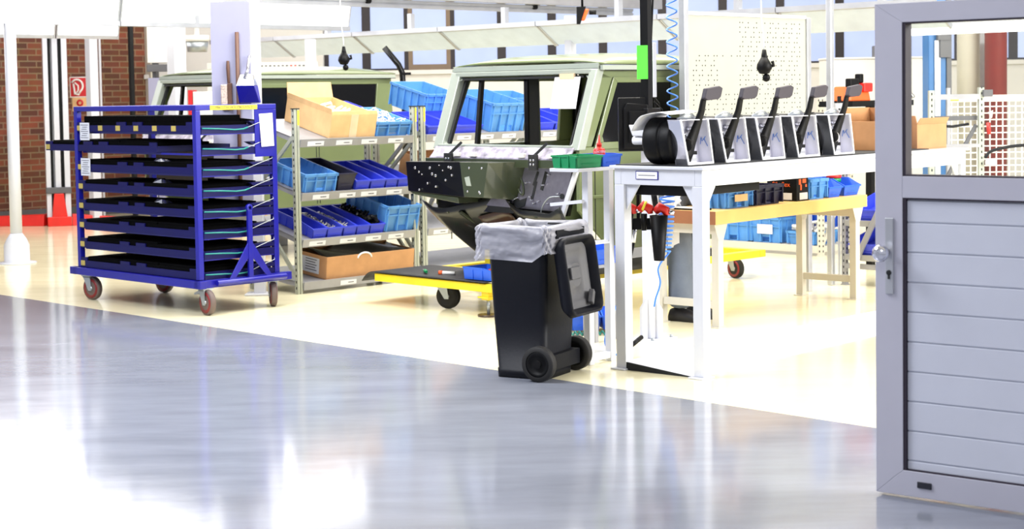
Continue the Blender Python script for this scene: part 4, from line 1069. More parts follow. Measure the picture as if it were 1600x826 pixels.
mb = MB('paper', 'trolley_blue'); mb.box(-.004, -.001, .30, .46, TH - .078, TH - .03, 'trolley_blue'); mb.box(-.006, -.004, .306, .454, TH - .074, TH - .034, 'paper'); mb.box(-.0065, -.006, .32, .44, TH - .056, TH - .052, 'ink'); mb.build('name_label', t)
o = MB('hole').box(-.01, TL - .4, .08, TW - .02, TH + .0005, TH + .006).build('rubber_mat'); place(o, tc_, TBY); tag(o, 'thin dark mat under the pedal units on the white table', 'mat')
def tl(x, y, z=TH): return tc_ + tx * x + ty * y + UP * z

M['pad_grey'] = mat('pad_grey', (64, 60, 68), 0.6, spec=0.3)
def pedal_unit(loc, yaw, label):
    t = thing('pedal_unit', label, 'pedal assembly', loc, yaw, 'pedal assemblies on the white table')
    w0, h, dpt = .235, .255, .085
    th = .005
    A0, B0, C0, D0 = (0, 0), (w0, 0), (w0 - .05, h), (-.075, h)      # outline in x-z
    mb = MB('bracket')
    def plate(p, q, m='bracket'):
        d = Vector((q[0] - p[0], q[1] - p[1])).normalized(); n = Vector((-d.y, d.x)) * th
        mb.prism([p, q, (q[0] + n.x, q[1] + n.y), (p[0] + n.x, p[1] + n.y)], 'y', 0, dpt, m)
    plate(A0, B0); plate(B0, C0); plate(C0, D0); plate(D0, A0, 'mirror_steel')
    mb.prism([A0, B0, C0, D0], 'y', dpt - .004, dpt, 'bracket')
    # front flange
    for p, q in ((A0, B0), (B0, C0), (D0, A0)):
        mb.bar((p[0], -.004, p[1] + .006), (q[0], -.004, q[1] + .006), .006, .012, 'white_plastic', up=(0, 1, 0) if False else (0, 0, 1)) if p[1] == q[1] else mb.bar((p[0] + .004, -.003, p[1]), (q[0] + .004, -.003, q[1]), .012, .006, 'white_plastic', up=(0, 1, 0))
    # inner mechanism bolts
    for x, z, r in ((.0, .19, .012), (.04, .17, .010), (.10, .20, .014), (.02, .12, .02)):
        mb.cyl((x, dpt - .05, z), (x, dpt - .004, z), r, m='mirror_steel', n=10)
    mb.box(.03, .13, .03, .09, .02, .035, 'aluminium')
    br = mb.build('bracket', t)
    mb = MB('black'); mb.lathe([(.01, 0), (.032, .008), (.036, .02), (.022, .032)], (-.02, .0, .115), (1, 0, -.1), 'black', 14); mb.cyl((.0, .0, .113), (.065, .02, .105), .011); mb.build('spring_stop', t)
    mb = MB('hose_blue'); mb.ring(smooth([(.208, .012, .10), (.200, .03, .14), (.196, .02, .155), (.199, .045, .13), (.197, .05, .15), (.203, .06, .11)]), .0018, n=5); mb.build('pen_mark', br)
    # pedal arm
    mb = MB('black')
    path = [(.04, .05, .015), (.055, .05, .055), (.08, .045, .115), (.11, .035, .18), (.128, .02, .24), (.134, .0, .30), (.136, -.012, .36), (.15, -.02, .40)]
    rs = [.045, .052, .046, .038, .031, .026, .023, .021]
    secs = []
    for (x, y, z), r in zip(path, rs):
        secs.append([Vector((x + r * math.cos(a), y + r * .6 * math.sin(a), z)) for a in [R(v) for v in range(0, 360, 30)]])
    loft(mb, secs)
    mb.box(.09, .13, .03, .055, .055, .075)
    mb.build('pedal_arm', t)
    mb = MB('black', 'grey_dark'); PT = Matrix.Translation((.20, -.03, .402)) @ Matrix.Rotation(R(-4), 4, 'Y') @ Matrix.Diagonal((1.25, 1.3, 1.15, 1))
    out = [(-.075, -.02), (-.055, .026), (.045, .03), (.068, .018), (.05, -.024), (.03, -.034), (-.055, -.032)]
    mb.prism(out, 'y', -.012, .012, 'pad_grey', PT)
    mb.build('pedal_pad', t, .005)
    # booster drum behind
    mb = MB('gloss_black'); mb.lathe([(.1, 0), (.124, .004), (.13, .012), (.131, .016), (.132, .068), (.131, .07), (.126, .074), (.126, .084), (.133, .088), (.134, .09), (.134, .165), (.132, .17), (.122, .182), (.10, .19), (.05, .2)], (.05, dpt, .135), (-.12, 1, .0), 'black', 32); mb.build('brake_booster', t)
    mb = MB('white_plastic'); o0 = Vector((.03, dpt + .19, .135)); mb.cyl(o0, o0 + Vector((-.015, .12, 0)), .024); mb.hexa([o0 + Vector(v) for v in ((-.04, .02, .025), (.03, .02, .025), (.03, .11, .025), (-.04, .11, .025))], [o0 + Vector(v) for v in ((-.05, .0, .09), (.035, .0, .09), (.035, .13, .09), (-.05, .13, .09))]); mb.build('master_cylinder', t, .006)
    mb = MB('zinc'); mb.ring([(-.03, .05, h + .006), (.03, .03, h + .02), (.10, .05, h + .02), (.16, .06, h + .006)], [.005, .02, .016, .005], n=8); mb.build('hose_clip', t)
    return t
pxs = [(1075, 256), (1134, 253), (1191, 249), (1247, 244.5), (1303, 239)]
lbs = ['pedal assembly nearest the left table end, partly under a white sheet', 'second pedal assembly from the left table end', 'middle one of the five pedal assemblies', 'fourth pedal assembly, last but one before the door', 'pedal assembly nearest the door, with a pale ring on its spring']
for k, (px, py) in enumerate(pxs):
    x = along(px, py, tl(0, .13, 0), TBY)[0]
    pu = pedal_unit(tl(x, .13, TH + .006), TBY, lbs[k])
    if k == 4:
        mb = MB('white_plastic'); mb.lathe([(.02, 0), (.033, 0), (.033, .01), (.02, .01)], (.035, .02, .112), (1, 0, 0), cap=False); mb.build('ring', pu)
    if k == 0:
        x0_ = x
mb = MB('paper')
def sheet(u, v):
    x = -.13 + .27 * u; y = .03 + v * .27
    z = .285 + .012 * math.sin(v * 5) + .01 * u - (.30 * (v - .7) ** 2 * 3 if v > .7 else 0)
    return Vector((x, y - (.0), z))
mb.grid(sheet, 8, 20); o = mb.build('paper_sheet', None, 0, .002); place(o, tl(x0_, .13, TH + .006), TBY); tag(o, 'bright white sheet draped over the first pedal assembly', 'sheet')
# cartons at the far table end
for x, y, w_, d_, h_, fl, lb in ((2.70, .14, .42, .30, .17, [('f', .05, 60), ('b', .08, 100), ('l', .06, 80)], 'cardboard box with raised flaps on the far table end, seen through glass'), (2.32, .20, .34, .28, .2, [('f', .1, 110), ('r', .09, 100), ('b', .09, 90)], 'cardboard box with a white label seen at the edge of the door glass'), (1.88, .34, .20, .25, .20, [], 'closed cardboard box just left of the door frame')):
    carton('cardboard_box', lb, 'cardboard', w_, d_, h_, tl(x, y, TH), TBY, 0, bool(fl), fl, False)

# small side stand with the green bin
sp = Z(922, 571); sp.z = 0
t = thing('side_stand', 'narrow white stand between waste bin and table, green bin on top', 'stand', sp, TBY)
mb = MB('white_paint'); mb.box(-.11, .35, -.02, .20, 1.145, 1.165); mb.build('top', t, .003)
for x, y in ((0, 0), (.20, 0)):
    mb = MB('white_paint'); mb.box(x, x + .045, y, y + .045, 0.0, 1.145); mb.build('leg', t, .003)
mb = MB('white_paint'); mb.box(.045, .2, .005, .04, .02, .06); mb.box(.005, .04, .045, .25, .02, .06); mb.box(.205, .24, .045, .25, .02, .06); mb.box(.005, .24, .25, .285, .02, .06); mb.build('base_frame', t, .003)
mb = MB('white_paint'); mb.bar((-.02, .02, .97), (.02, .30, .94), .02, .02); mb.build('side_arm', t); mb = MB('white_paint'); mb.bar((.02, .02, .72), (.2, .02, .72), .02, .02); mb.box(.045, .2, 0, .2, .71, .72); mb.build('shelf', t)
def sl(x, y, z=1.166): return sp + tx * x + ty * y + UP * z
crate('shelf_bin', 'green bin on the narrow white stand', 'green_bin', .24, .19, .075, sl(-.10, .0), TBY, 0, None, None, 'bin', .95, 'bin', .008)
crate('shelf_bin', 'blue bin under the red glue bottle', 'bin_bright', .18, .17, .075, sl(.155, .01), TBY, 0, None, None, 'bin', .95, 'bin', .008)
t = thing('glue_bottle', 'small red glue bottle with pointed nozzle beside the green bin', 'bottle', sl(.235, .10, 1.166 + .01), TBY)
mb = MB('red'); mb.lathe([(.032, 0), (.036, .01), (.036, .085), (.03, .095), (.014, .10), (.014, .11)], (0, 0, 0), (0, 0, 1)); mb.build('bottle', t)
mb = MB('red'); mb.lathe([(.015, .108), (.016, .125), (.008, .13), (.003, .175)], (0, 0, 0), (0, 0, 1)); mb.build('nozzle', t)
text('lettering', 'LOCTITE', .017, 'paper', t, Matrix.Rotation(R(-45), 4, 'Z') @ Matrix.Translation((0, -.0365, .075)) @ FACE_NEG_Y)

# service column with power strip, monitor and coil hose
pp = Z(1018, 530); pp.z = 0
t = thing('service_column', 'white service column on a bolted foot behind the white table', 'column', pp, TBY)
mb = MB('white_paint'); mb.box(-.04, .04, -.04, .04, .012, 1.25); mb.build('column', t, .004)
mb = MB('white_paint', 'zinc'); mb.box(-.13, .13, -.11, .11, 0, .012, 'white_paint')
for x, y in ((-.1, -.085), (.1, -.085), (.1, .085), (-.1, .085)): mb.cyl((x, y, .012), (x, y, .03), .011, m='zinc', n=6)
mb.build('foot_plate', t)
for x0g, x1g, s_ in ((-.04, -.09, -1), (.04, .09, 1)):
    mb = MB('white_paint'); mb.prism([(x0g, .012), (x1g, .012), (x1g, .2), (x0g, .27)], 'y', -.005, .005); mb.build('gusset', t)
mb = MB('white_paint'); mb.prism([(-.04, .012), (-.09, .012), (-.09, .2), (-.04, .27)], 'x', -.005, .005); mb.prism([(.04, .012), (.09, .012), (.09, .2), (.04, .27)], 'x', -.005, .005); mb.build('gusset', t)
mb = MB('black'); mb.box(-.045, .0, -.03, .03, 1.25, 2.6); mb.build('mast', t)
mb = MB('aluminium'); mb.box(.0, .04, -.035, .03, 1.57, 1.92); mb.build('power_strip', t, .003)
for q in range(8):
    mb = MB('red' if q == 1 else ('hose_teal' if q == 0 else 'black')); mb.box(.04, .058, -.022, .022, 1.60 + (7 - q) * .04, 1.63 + (7 - q) * .04); mb.build('socket', t, .003)
mb = MB('gloss_black'); mb.box(-.08, .06, -.05, .02, 1.36, 1.5); mb.build('mount_head', t, .004)
mb = MB('black')
for q, (a, b) in enumerate(((.07, .02), (.09, .0), (.08, -.03))): mb.ring([(.055, 0, 1.60 - q * .03), (a + .02, b, 1.57 - q * .04), (a + .03, b, 1.45), (a, b, 1.3), (.03, b, 1.22)], .005, n=6)
mb.build('cable', t)
mb = MB('black'); mb.ring([(.0, -.0, 2.55), (.015, -.03, 2.2), (.01, -.02, 2.0), (.03, 0, 1.92)], .007, n=6); mb.build('cable', t)
mp_ = Dp(1005, 98, pp.y - .02)
t = thing('status_sign', 'plain bright green card on the black mast', 'sign', mp_, R(10)); mb = MB('sign_green'); mb.box(-.055, .015, -.06, -.05, -.105, .11); mb.build('card', t)
mp_ = Dp(988, 195, pp.y - .05)
t = thing('monitor', 'black monitor seen from behind on the service column', 'monitor', mp_, R(8))
mb = MB('gloss_black'); mb.box(-.09, .11, -.0, .02, -.17, .175); mb.build('shell', t, .006)
mb = MB('black'); mb.prism([(-.06, -.15), (.10, -.15), (.10, .13), (-.04, .14), (-.06, .1)], 'y', -.03, 0); mb.prism([(-.03, -.11), (.09, -.11), (.09, .09), (-.03, .09)], 'y', -.045, -.03); mb.build('back_cover', t, .008)
# coil hoses
def coil(name, label, x, y, z0, z1, r, turns, rt, mtl='hose_blue', stretch=None, loc=(0, 0, 0), yaw=0):
    o = thing(name, label, 'hose', loc, yaw); n = int(turns * 14); pts = []
    for k in range(n + 1):
        f = k / n; ff = f if stretch is None else stretch(f); a = f * turns * 2 * math.pi
        pts.append((x + r * math.cos(a), y + r * math.sin(a), z0 + (z1 - z0) * ff))
    mb = MB(mtl); mb.ring(pts, rt, n=6); mb.build('coil', o); return o
hp = Dp(1050, 90, pp.y + .05)
o = coil('coiled_hose', 'stretched light blue coiled air hose hanging behind the power strip', 0, 0, 2.35 - 1.6, -.12, .034, 11, .005, loc=(hp.x, hp.y, 1.45), yaw=0)
hp = Dp(1043, 350, 10.45)
ch = thing('coiled_hose', 'tight blue coiled air hose hanging under the table', 'hose', (hp.x, hp.y, 0))
pts = []; n = 15 * 14
for k in range(n + 1):
    f = k / n; a = f * 15 * 2 * math.pi; z = 1.10 - .50 * (f ** .75); pts.append((.045 * math.cos(a) - .03 * f * f, .045 * math.sin(a), z))
mb = MB('hose_blue'); mb.ring(pts, .0065, n=6); e_ = pts[-1]; mb.ring(smooth([e_, (-.06, 0, .5), (-.05, 0, .4), (-.08, 0, .3), (-.09, .0, .25)]), .006, n=6); mb.build('coil', ch)
mb = MB('zinc', 'black'); mb.cyl((-.10, 0, 1.12), (-.09, 0, 1.0), .022, m='zinc'); mb.cyl((-.09, 0, 1.0), (-.07, -.01, .86), .018, m='black'); mb.cyl((-.07, 0, .86), (-.06, 0, .80), .01, m='mirror_steel'); mb.build('coupling', ch)
# cable box under table with holsters
hb = Dp(1000, 345, 9.95)
t = thing('tool_holster', 'black holster bar with two cone pockets hanging under the table', 'tool holster', (hb.x, hb.y, 0), R(-8))
mb = MB('black'); mb.box(-.11, .12, -.005, .01, .78, .85); mb.build('back_plate', t, .004)
for x, zt_, zb_ in ((-.09, .88, .62), (.115, .87, .60)):
    mb = MB('black'); mb.lathe([(.032, zb_), (.055, zt_), (.05, zt_), (.028, zb_ + .01)], (x, -.05, 0), (0, 0, 1), n=20, cap=False); mb.lathe([(.001, zb_), (.032, zb_)], (x, -.05, 0), (0, 0, 1), n=20, cap=False); mb.build('pocket', t)
mb = MB('black'); mb.box(-.02, .0, -.002, .012, .85, 1.08); mb.build('hanger', t)
mb = MB('black'); mb.box(.05, .75, .12, TW - .1, TH - .17, TH - .112); o = mb.build('cable_tray', None, .004); place(o, tc_, TBY); tag(o, 'black cable tray under the white table top', 'cable tray')
for k, (x, z, lb) in enumerate(((-.08, .9, 'red and black hand tool in the left holster pocket'), (.115, .89, 'red hand tool in the right holster pocket under the blue coil'), (.02, .9, 'red tool with a yellow band resting between the holster pockets'))):
    q = thing('air_tool', lb, 'tool', (hb.x, hb.y - .05, 0), R(-8), 'air tools in the holster')
    mb = MB('red'); mb.ring([(x - .03, 0, z), (x, 0, z + .03), (x + .035, 0, z + .01), (x + .04, 0, z - .02)], [.022, .03, .028, .015], n=10); mb.build('grip', q)
    mb = MB('mirror_steel' if k != 2 else 'yellow_label'); mb.ring([(x + .05, 0, z + .0), (x + .085, 0, z - .005)] if k != 2 else [(x - .005, 0, z + .028), (x + .008, 0, z + .022)], [.016, .012] if k != 2 else [.034, .033], n=10); mb.build('nozzle' if k != 2 else 'band', q)
    mb = MB('black'); mb.ring([(x, 0, z - .02), (x, 0, z - .12)], [.02, .015], n=8); mb.build('body', q)
q = Dp(990, 385, 10.0)
t = thing('air_line', 'blue air line with chrome coupling curving down to the floor', 'hose', (q.x, q.y, 0))
mb = MB('mirror_steel'); mb.cyl((.015, 0, .82), (.0, 0, .70), .012); mb.build('coupling', t)
mb = MB('black'); mb.cyl((0, 0, .70), (-.02, 0, .60), .009); mb.build('sleeve', t); mb = MB('black'); mb.cyl((-.02, .0, .075), (.05, .1, .11), .014); mb.build('sleeve', t)
mb = MB('hose_blue'); mb.ring(smooth([(-.02, 0, .60), (-.03, 0, .5), (-.07, 0, .38), (-.13, -.02, .28), (-.16, -.03, .2), (-.18, -.03, .1), (-.14, -.02, .03), (-.08, -.01, .03), (-.02, 0, .075)]), .007, n=8); mb.build('line', t)
# blue bins on the floor behind the stand
q = Z(893, 527)
c = crate('shelf_bin', 'blue bin on the floor with a red screwdriver in it', 'bin_bright', .2, .3, .12, (q.x, q.y + .1, .03), R(5), 0, None, None, 'bin', .8, 'bin', .01)
c2 = crate('shelf_bin', 'blue bin on the floor beside the table leg', 'bin_bright', .2, .3, .12, (q.x + .21, q.y + .12, .03), R(5), 0, None, None, 'bin', .8, 'bin', .01)
mb = MB('hose_teal'); pts = []
for k in range(200): a = k / 200 * 14 * 6.283; pts.append((.0 + .42 * k / 200, .0 + .012 * math.cos(a), .018 + .013 * math.sin(a)))
mb.ring(pts, .005, n=5); o = mb.build('coiled_hose'); place(o, (q.x - .01, q.y + .05, 0), R(5)); tag(o, 'teal coiled hose lying on the floor under two blue bins', 'hose')
t = thing('screwdriver', 'red handled screwdriver standing in the blue floor bin', 'screwdriver', (q.x + .17, q.y + .24, .05)); mb = MB('red'); mb.ring([(0, 0, .10), (0, 0, .18), (0, 0, .2)], [.012, .014, .008], n=8); mb.build('handle', t); mb = MB('zinc'); mb.cyl((0, 0, .0), (0, 0, .10), .004, n=6); mb.build('shaft', t)
c = crate('shelf_bin', 'blue bin low on the side stand shelf behind the bin lid', 'bin_bright', .26, .3, .12, Dp(930, 415, 10.6), TBY, 0, None, None, 'bin', .8, 'bin', .01)
q_ = c.location.copy(); t = thing('low_stand', 'small grey stand holding a blue bin behind the waste bin', 'stand', (q_.x, q_.y, 0), TBY); mb = MB('steel'); mb.box(0, .26, 0, .3, q_.z - .02, q_.z); mb.box(.02, .05, .02, .05, 0, q_.z - .02); mb.box(.21, .24, .02, .05, 0, q_.z - .02); mb.box(.02, .05, .25, .28, 0, q_.z - .02); mb.box(.21, .24, .25, .28, 0, q_.z - .02); mb.build('frame', t)
# floor plate
fa, fb_ = Z(975, 577), Z(1086, 590)
q1 = fa; q2 = fb_
d1 = tx
t = thing('floor_plate', 'thin white floor plate with a black raised front edge between the table legs', 'floor plate', (0, 0, 0))
mb = MB('white_plastic', 'hole')
e1_, e2_ = q1 + d1 * 5.2, q2 + d1 * 5.2
mb.hexa([q1, q2, e2_, e1_], [q1 + UP * .05, q2 + UP * .004, e2_ + UP * .004, e1_ + UP * .02], 'white_plastic')
mb.build('plate', t)
mb = MB('hole'); g = (tx * -.002); mb.hexa([q1 + g * 2, q2 + g * 2, q2 + g, q1 + g], [q1 + g * 2 + UP * .048, q2 + g * 2 + UP * .003, q2 + g + UP * .003, q1 + g + UP * .048]); mb.build('edge', t)

# ================================================================== PEGBOARD
pb = Dp(1067, 150, 12.1); pb.z = 0; PY = R(45)
PL = along(1262, 60, pb, PY)[0]
t = thing('pegboard', 'large white pegboard panel in an aluminium frame behind the pedal units', 'pegboard', pb, PY)
mb = MB('pegboard', 'hole'); mb.box(.05, PL - .03, .0, .015, 1.1, 2.16, 'pegboard')
for gx in range(2, int((PL - .1) / .035)):
    for gz in range(0, 28):
        if (gx * 7 + gz * 13) % 11 < 6 and not (gz > 20 and gx < 18) and not (10 < gx < 18 and 12 < gz < 20):
            x = .05 + gx * .035; z = 1.14 + gz * .036; mb.box(x, x + .009, -.0008, 0, z, z + .009, 'hole')
mb.build('panel', t)
mb = MB('aluminium'); mb.box(0, .05, -.02, .035, .0, 2.75); mb.build('post', t, .004)
mb = MB('aluminium'); mb.box(PL - .03, PL + .02, -.02, .035, .0, 2.17); mb.build('post', t, .004)
mb = MB('white_paint'); mb.box(.05, PL - .03, -.008, .025, 2.16, 2.185); mb.build('top_rail', t, .002)
# hanging plugs
def plug(px, py, Y, top, label):
    c = Dp(px, py, Y); t = thing('hanging_plug', label, 'plug', c, R(15), None)
    mb = MB('black'); mb.ring([(0, 0, .02), (0, 0, -.02), (.005, 0, -.07)], [.014, .02, .03], n=10)
    mb.lathe([(.02, 0), (.05, -.05), (.055, -.08), (.035, -.115), (.01, -.12)], (0, 0, -.03), (0, 0, 1), n=14); mb.ring([(.03, 0, -.1), (.07, 0, -.09), (.06, 0, -.06)], .013, n=8); mb.build('plug_body', t)
    mb = MB('black'); mb.lathe([(.005, -.028), (.022, -.02), (.028, 0), (.022, .02), (.005, .028)], (.015, 0, -.175), (0, 0, 1), n=14); mb.build('cap', t)
    mb = MB('white_plastic'); mb.ring([(0, 0, .02), (.0, 0, .07), (-.02, 0, .25), (-.025, 0, top)], .004, n=6); mb.build('cord', t)
    return t
plug(1194, 82, 11.6, .75, 'black plug hanging on a white cord in front of the pegboard')
t = plug(537, 76, 15.5, .5, 'black plug hanging on a white cord above the pale car roof')
c = Dp(910, 14, 14.5)
t = thing('spring_balancer', 'orange and black spring balancer hanging from the rail', 'balancer', c)
mb = MB('orange'); mb.hexa([(-.02, 0, -.1), (.02, 0, -.1), (.02, .05, -.1), (-.02, .05, -.1)], [(-.01, 0, 0), (.06, 0, 0), (.06, .05, 0), (-.01, .05, 0)]); mb.build('housing', t, .01)
mb = MB('black'); mb.hexa([(-.05, -.01, -.13), (-.02, -.01, -.13), (-.02, .055, -.13), (-.05, .055, -.13)], [(-.05, -.01, 0.02), (.03, -.01, 0.02), (.03, .055, 0.02), (-.05, .055, 0.02)]); mb.ring([(.06, .02, -.03), (.12, .02, -.03)], .02, n=8); mb.cyl((0, .02, 0.02), (0, .02, .3), .01); mb.build('bracket', t)
# bent black pipe beside the window
c = Dp(632, 158, 19.2)
t = thing('exhaust_pipe', 'bent black pipe leaning up to the light row', 'pipe', c)
mb = MB('gloss_black'); mb.ring([(0, 0, -1.5), (0, 0, 0), (-.02, 0, .33), (-.06, 0, .42), (-.22, .0, .62)], .035, n=10); mb.build('pipe', t)
mb = MB('black'); mb.box(-.03, .08, -.04, .04, .30, .33); mb.build('clamp', t)
# wall chart and perforated shelf behind the left car
c = Dp(430, 112, 22.0)
t = thing('wall_shelf', 'white perforated shelf unit behind the left car roof', 'shelf', (c.x - .9, c.y, 0), R(4))
mb = MB('parts_white', 'hole', 'red'); mb.box(0, 1.45, 0, .3, 1.3, 2.08, 'parts_white')
for q in range(24):
    m_ = 'red' if q in (18, 19) else 'grey_dark'
    mb.box(.1 + q * .055, .13 + q * .055, -.004, 0, 1.98, 2.04, m_)
mb.box(.02, .08, .1, .2, 0, 1.3, 'parts_white'); mb.box(1.35, 1.41, .1, .2, 0, 1.3, 'parts_white'); mb.build('unit', t, .004)
t = thing('switch_cabinet', 'pale cabinet with a dark rail left of the broad white column', 'cabinet', Dp(232, 160, 22.3) * 1.0, R(0)); t.location.z = 0
mb = MB('violet_white', 'grey_dark'); mb.box(.0, .42, 0, .3, 0, 1.9, 'violet_white'); mb.box(0.0, .45, -.05, 0, 1.98, 2.08, 'grey_dark'); mb.box(0, .42, 0, .3, 2.1, 2.6, 'parts_white'); mb.box(0.05, .1, .05, .25, 1.9, 2.1, 'grey_dark'); mb.build('cabinet', t, .006)
c = Dp(308, 62, 20.5)
t = thing('hoist_motor', 'white and grey hoist motor hanging beside the broad white column', 'motor', c)
mb = MB('zinc', 'parts_white'); mb.cyl((0, 0, -.15), (0, 0, -.02), .12, .14, 'zinc'); mb.cyl((0, 0, -.02), (0, 0, .05), .15, m='parts_white'); mb.cyl((0, 0, .05), (0, 0, .7), .03, m='parts_white'); mb.build('motor', t)

# ================================================================== WORKBENCH WITH PERSON
WY = R(49)
wx = Vector((math.cos(WY), math.sin(WY), 0)); wy = Vector((-math.sin(WY), math.cos(WY), 0))
wc = Dp(1118, 331, 11.15); wc.z = 0
BL, BW, BH = 2.06, .57, .795
t = thing('workbench', 'workbench with thick wooden top and cream steel legs', 'workbench', wc, WY)
mb = MB('wood', 'wood_end'); mb.box(0, BL, 0, BW, BH - .09, BH, 'wood'); mb.box(-.003, 0, 0.0, BW, BH - .09, BH, 'wood_end'); mb.build('top', t, .003)
for x in (.06, BL - .14):
    for y in (.02, BW - .08):
        mb = MB('cream_paint'); mb.box(x, x + .06, y, y + .055, 0.006, BH - .09); mb.prism([(x - .05, BH - .09), (x + .11, BH - .09), (x + .06, BH - .2), (x, BH - .2)], 'y', y - .003, y); mb.box(x - .02, x + .08, y - .01, y + .07, 0, .006); mb.build('leg', t, .003)
    mb = MB('cream_paint'); mb.box(x + .01, x + .05, .07, BW - .08, .13, .18); mb.build('cross_bar', t, .003); mb = MB('cream_paint'); mb.box(x, x + .06, .07, BW - .08, BH - .16, BH - .09); mb.build('top_bar', t, .003)
def wl_(x, y, z=BH): return wc + wx * x + wy * y + UP * z
def bx_(px): return along(px, 300, wl_(0, .08, 0), WY)[0]
def wcrate(p0, p1, h, mtl, lb, d=.3, **k):
    a, b = bx_(p0), bx_(p1); return crate(k.pop('name', 'plastic_crate'), lb, mtl, b - a - .01, d, h, wl_(a, .06, BH + .001), WY, 0, None, **k)
wcrate(1132, 1173, .13, 'crate_blue', 'light blue crate with a pale label at the near end of the workbench', .2, lbl='cardboard_light')
wcrate(1176, 1220, .14, 'crate_navy', 'dark navy crate between blue crate and black carton on the workbench', .25)
wcrate(1262, 1290, .15, 'crate_blue', 'light blue crate right of the black carton on the workbench', .34)
wcrate(1292, 1314, .13, 'bin_bright', 'blue bin beyond the light blue crate on the workbench', .34, low=.6, style='bin', cat='bin', name='shelf_bin')
wcrate(1316, 1342, .13, 'bin_bright', 'blue bin under the red tape roll on the workbench end', .34, low=.6, style='bin', cat='bin', name='shelf_bin')
a = bx_(1323); t = thing('tape_roll', 'red and green tape rolls stacked in the last blue bin', 'tape roll', wl_(a, .22, BH + .1), WY)
mb = MB('green'); mb.cyl((.05, 0, 0), (.05, 0, .03), .055, n=24); mb.build('roll', t); mb = MB('red'); mb.cyl((.05, 0, .03), (.05, 0, .055), .058, n=24); mb.build('roll', t)
a, b = bx_(1241), bx_(1259)
t = thing('adhesive_carton', 'black carton with orange lettering on the workbench', 'box', wl_(a, .06, BH), WY)
mb = MB('black'); mb.box(0, b - a, 0, .25, 0, .2); mb.build('carton', t, .002)
text('lettering', 'Sikaflex', .05, 'orange', t, Matrix.Translation((-.001, .13, .12)) @ FACE_NEG_X)
mb = MB('orange'); 
for (x, z, w_, h_) in ((.03, .12, .03, .04), (.08, .13, .05, .03), (.05, .08, .02, .04), (.12, .1, .02, .02)): mb.box(x, x + w_, -.0015, 0, z, z + h_)
mb.build('world_map_print', t)
mb = MB('label_paper'); mb.box(.04, b - a - .01, -.0015, 0, .01, .06); mb.build('label', t); mb = MB('label_paper'); mb.box(-.0015, 0, .04, .2, .01, .06); mb.build('label', t)
# things on the bench near end
t = thing('work_board', 'dark board with pale parts lying on the near end of the workbench', 'board', wl_(.03, .12, BH), WY)
mb = MB('black'); mb.box(0, .1, 0, .34, .0, .012); mb.build('board', t); mb = MB('parts_white'); mb.box(.0, .03, .05, .32, .012, .022); mb.build('strip', t)
# crumpled cloth
cl = wl_(.06, .40, BH + .06)
mb = MB('paper'); bmesh.ops.create_icosphere(mb.bm, subdivisions=3, radius=.06)
for v in mb.bm.verts: v.co *= 1 + .35 * math.sin(v.co.x * 90 + v.co.y * 60) * math.cos(v.co.z * 80)
o = mb.build('cleaning_cloth', None, 0, 0, False); o.location = cl; tag(o, 'crumpled white cleaning cloth on the workbench behind the coil hose', 'cloth')

# person leaning over the bench
pf = Z(1064, 501); pf.z = 0
t = thing('person', 'person in grey trousers and white shirt bending over the workbench', 'person', pf, 0)
def skin_mesh(name, verts, edges, mtl, parent, sub=2, sx=1.0):
    me = bpy.data.meshes.new(name); me.from_pydata([v[0] for v in verts], edges, []); me.materials.append(M[mtl])
    o = bpy.data.objects.new(name, me); COL.objects.link(o); o.parent = parent
    md = o.modifiers.new('skin', 'SKIN'); md.use_smooth_shade = True
    if not me.skin_vertices: me.skin_vertices.new(name='')
    for k, v in enumerate(verts):
        r = v[1]; me.skin_vertices[0].data[k].radius = (r, r) if not isinstance(r, tuple) else r
    me.skin_vertices[0].data[0].use_root = True
    s_ = o.modifiers.new('sub', 'SUBSURF'); s_.levels = sub; s_.render_levels = sub
    return o
f = Vector((.78, -.62, 0)); sd = Vector((.62, .78, 0))         # facing direction, person's left
H = Vector((-.0, .29, .93))                                    # pelvis centre
lh, rh = H + sd * .09 - UP * .02, H - sd * .09 - UP * .02
rf = Vector((.0, .0, .08)); lf = Vector((.14, .16, .08))
ch_ = H + f * .34 + UP * .26; nk = ch_ + f * .12 + UP * .05; hd = nk + f * .14 + UP * .0
kn_r = (rh + rf) / 2 + f * .05; kn_l = (lh + lf) / 2 + f * .05
shR = ch_ - sd * .19; shL = ch_ + sd * .19
elR = shR - f * .04 - UP * .24 - sd * .03; elL = shL - f * .04 - UP * .24 + sd * .03
haR = elR + f * .08 - UP * .09 + sd * .10; haL = elL + f * .08 - UP * .09 - sd * .10
hand = []
V = [(H, .12), (H + f * .17 + UP * .14, .125), (ch_, .14), (nk, .055), (hd, .085), (hd + f * .07 - UP * .02, .09), (shR, .06), (elR, .042), (haR, .028), (shL, .06), (elL, .042), (haL, .028),
     (rh, .085), (kn_r, .06), (rf, .04), (lh, .085), (kn_l, .06), (lf, .04)]
E = [(0, 1), (1, 2), (2, 3), (3, 4), (4, 5), (2, 6), (6, 7), (7, 8), (2, 9), (9, 10), (10, 11), (0, 12), (12, 13), (13, 14), (0, 15), (15, 16), (16, 17)]
for ha, s_ in ((8, -1), (11, 1)):
    base = V[ha][0]; i0 = len(V); V.append((base + f * .05, .026)); E.append((ha, i0))
    for q in range(4):
        o_ = sd * (-.03 + q * .02); L = (.065, .075, .07, .055)[q]
        V.append((base + f * .09 + o_, .009)); E.append((i0, len(V) - 1)); V.append((base + f * (.09 + L * .55) + o_ - UP * .008, .008)); E.append((len(V) - 2, len(V) - 1)); V.append((base + f * (.09 + L) + o_ - UP * .03, .007)); E.append((len(V) - 2, len(V) - 1))
    V.append((base + f * .03 - sd * s_ * .035, .010)); E.append((ha, len(V) - 1)); V.append((base + f * .075 - sd * s_ * .055 - UP * .015, .009)); E.append((len(V) - 2, len(V) - 1))
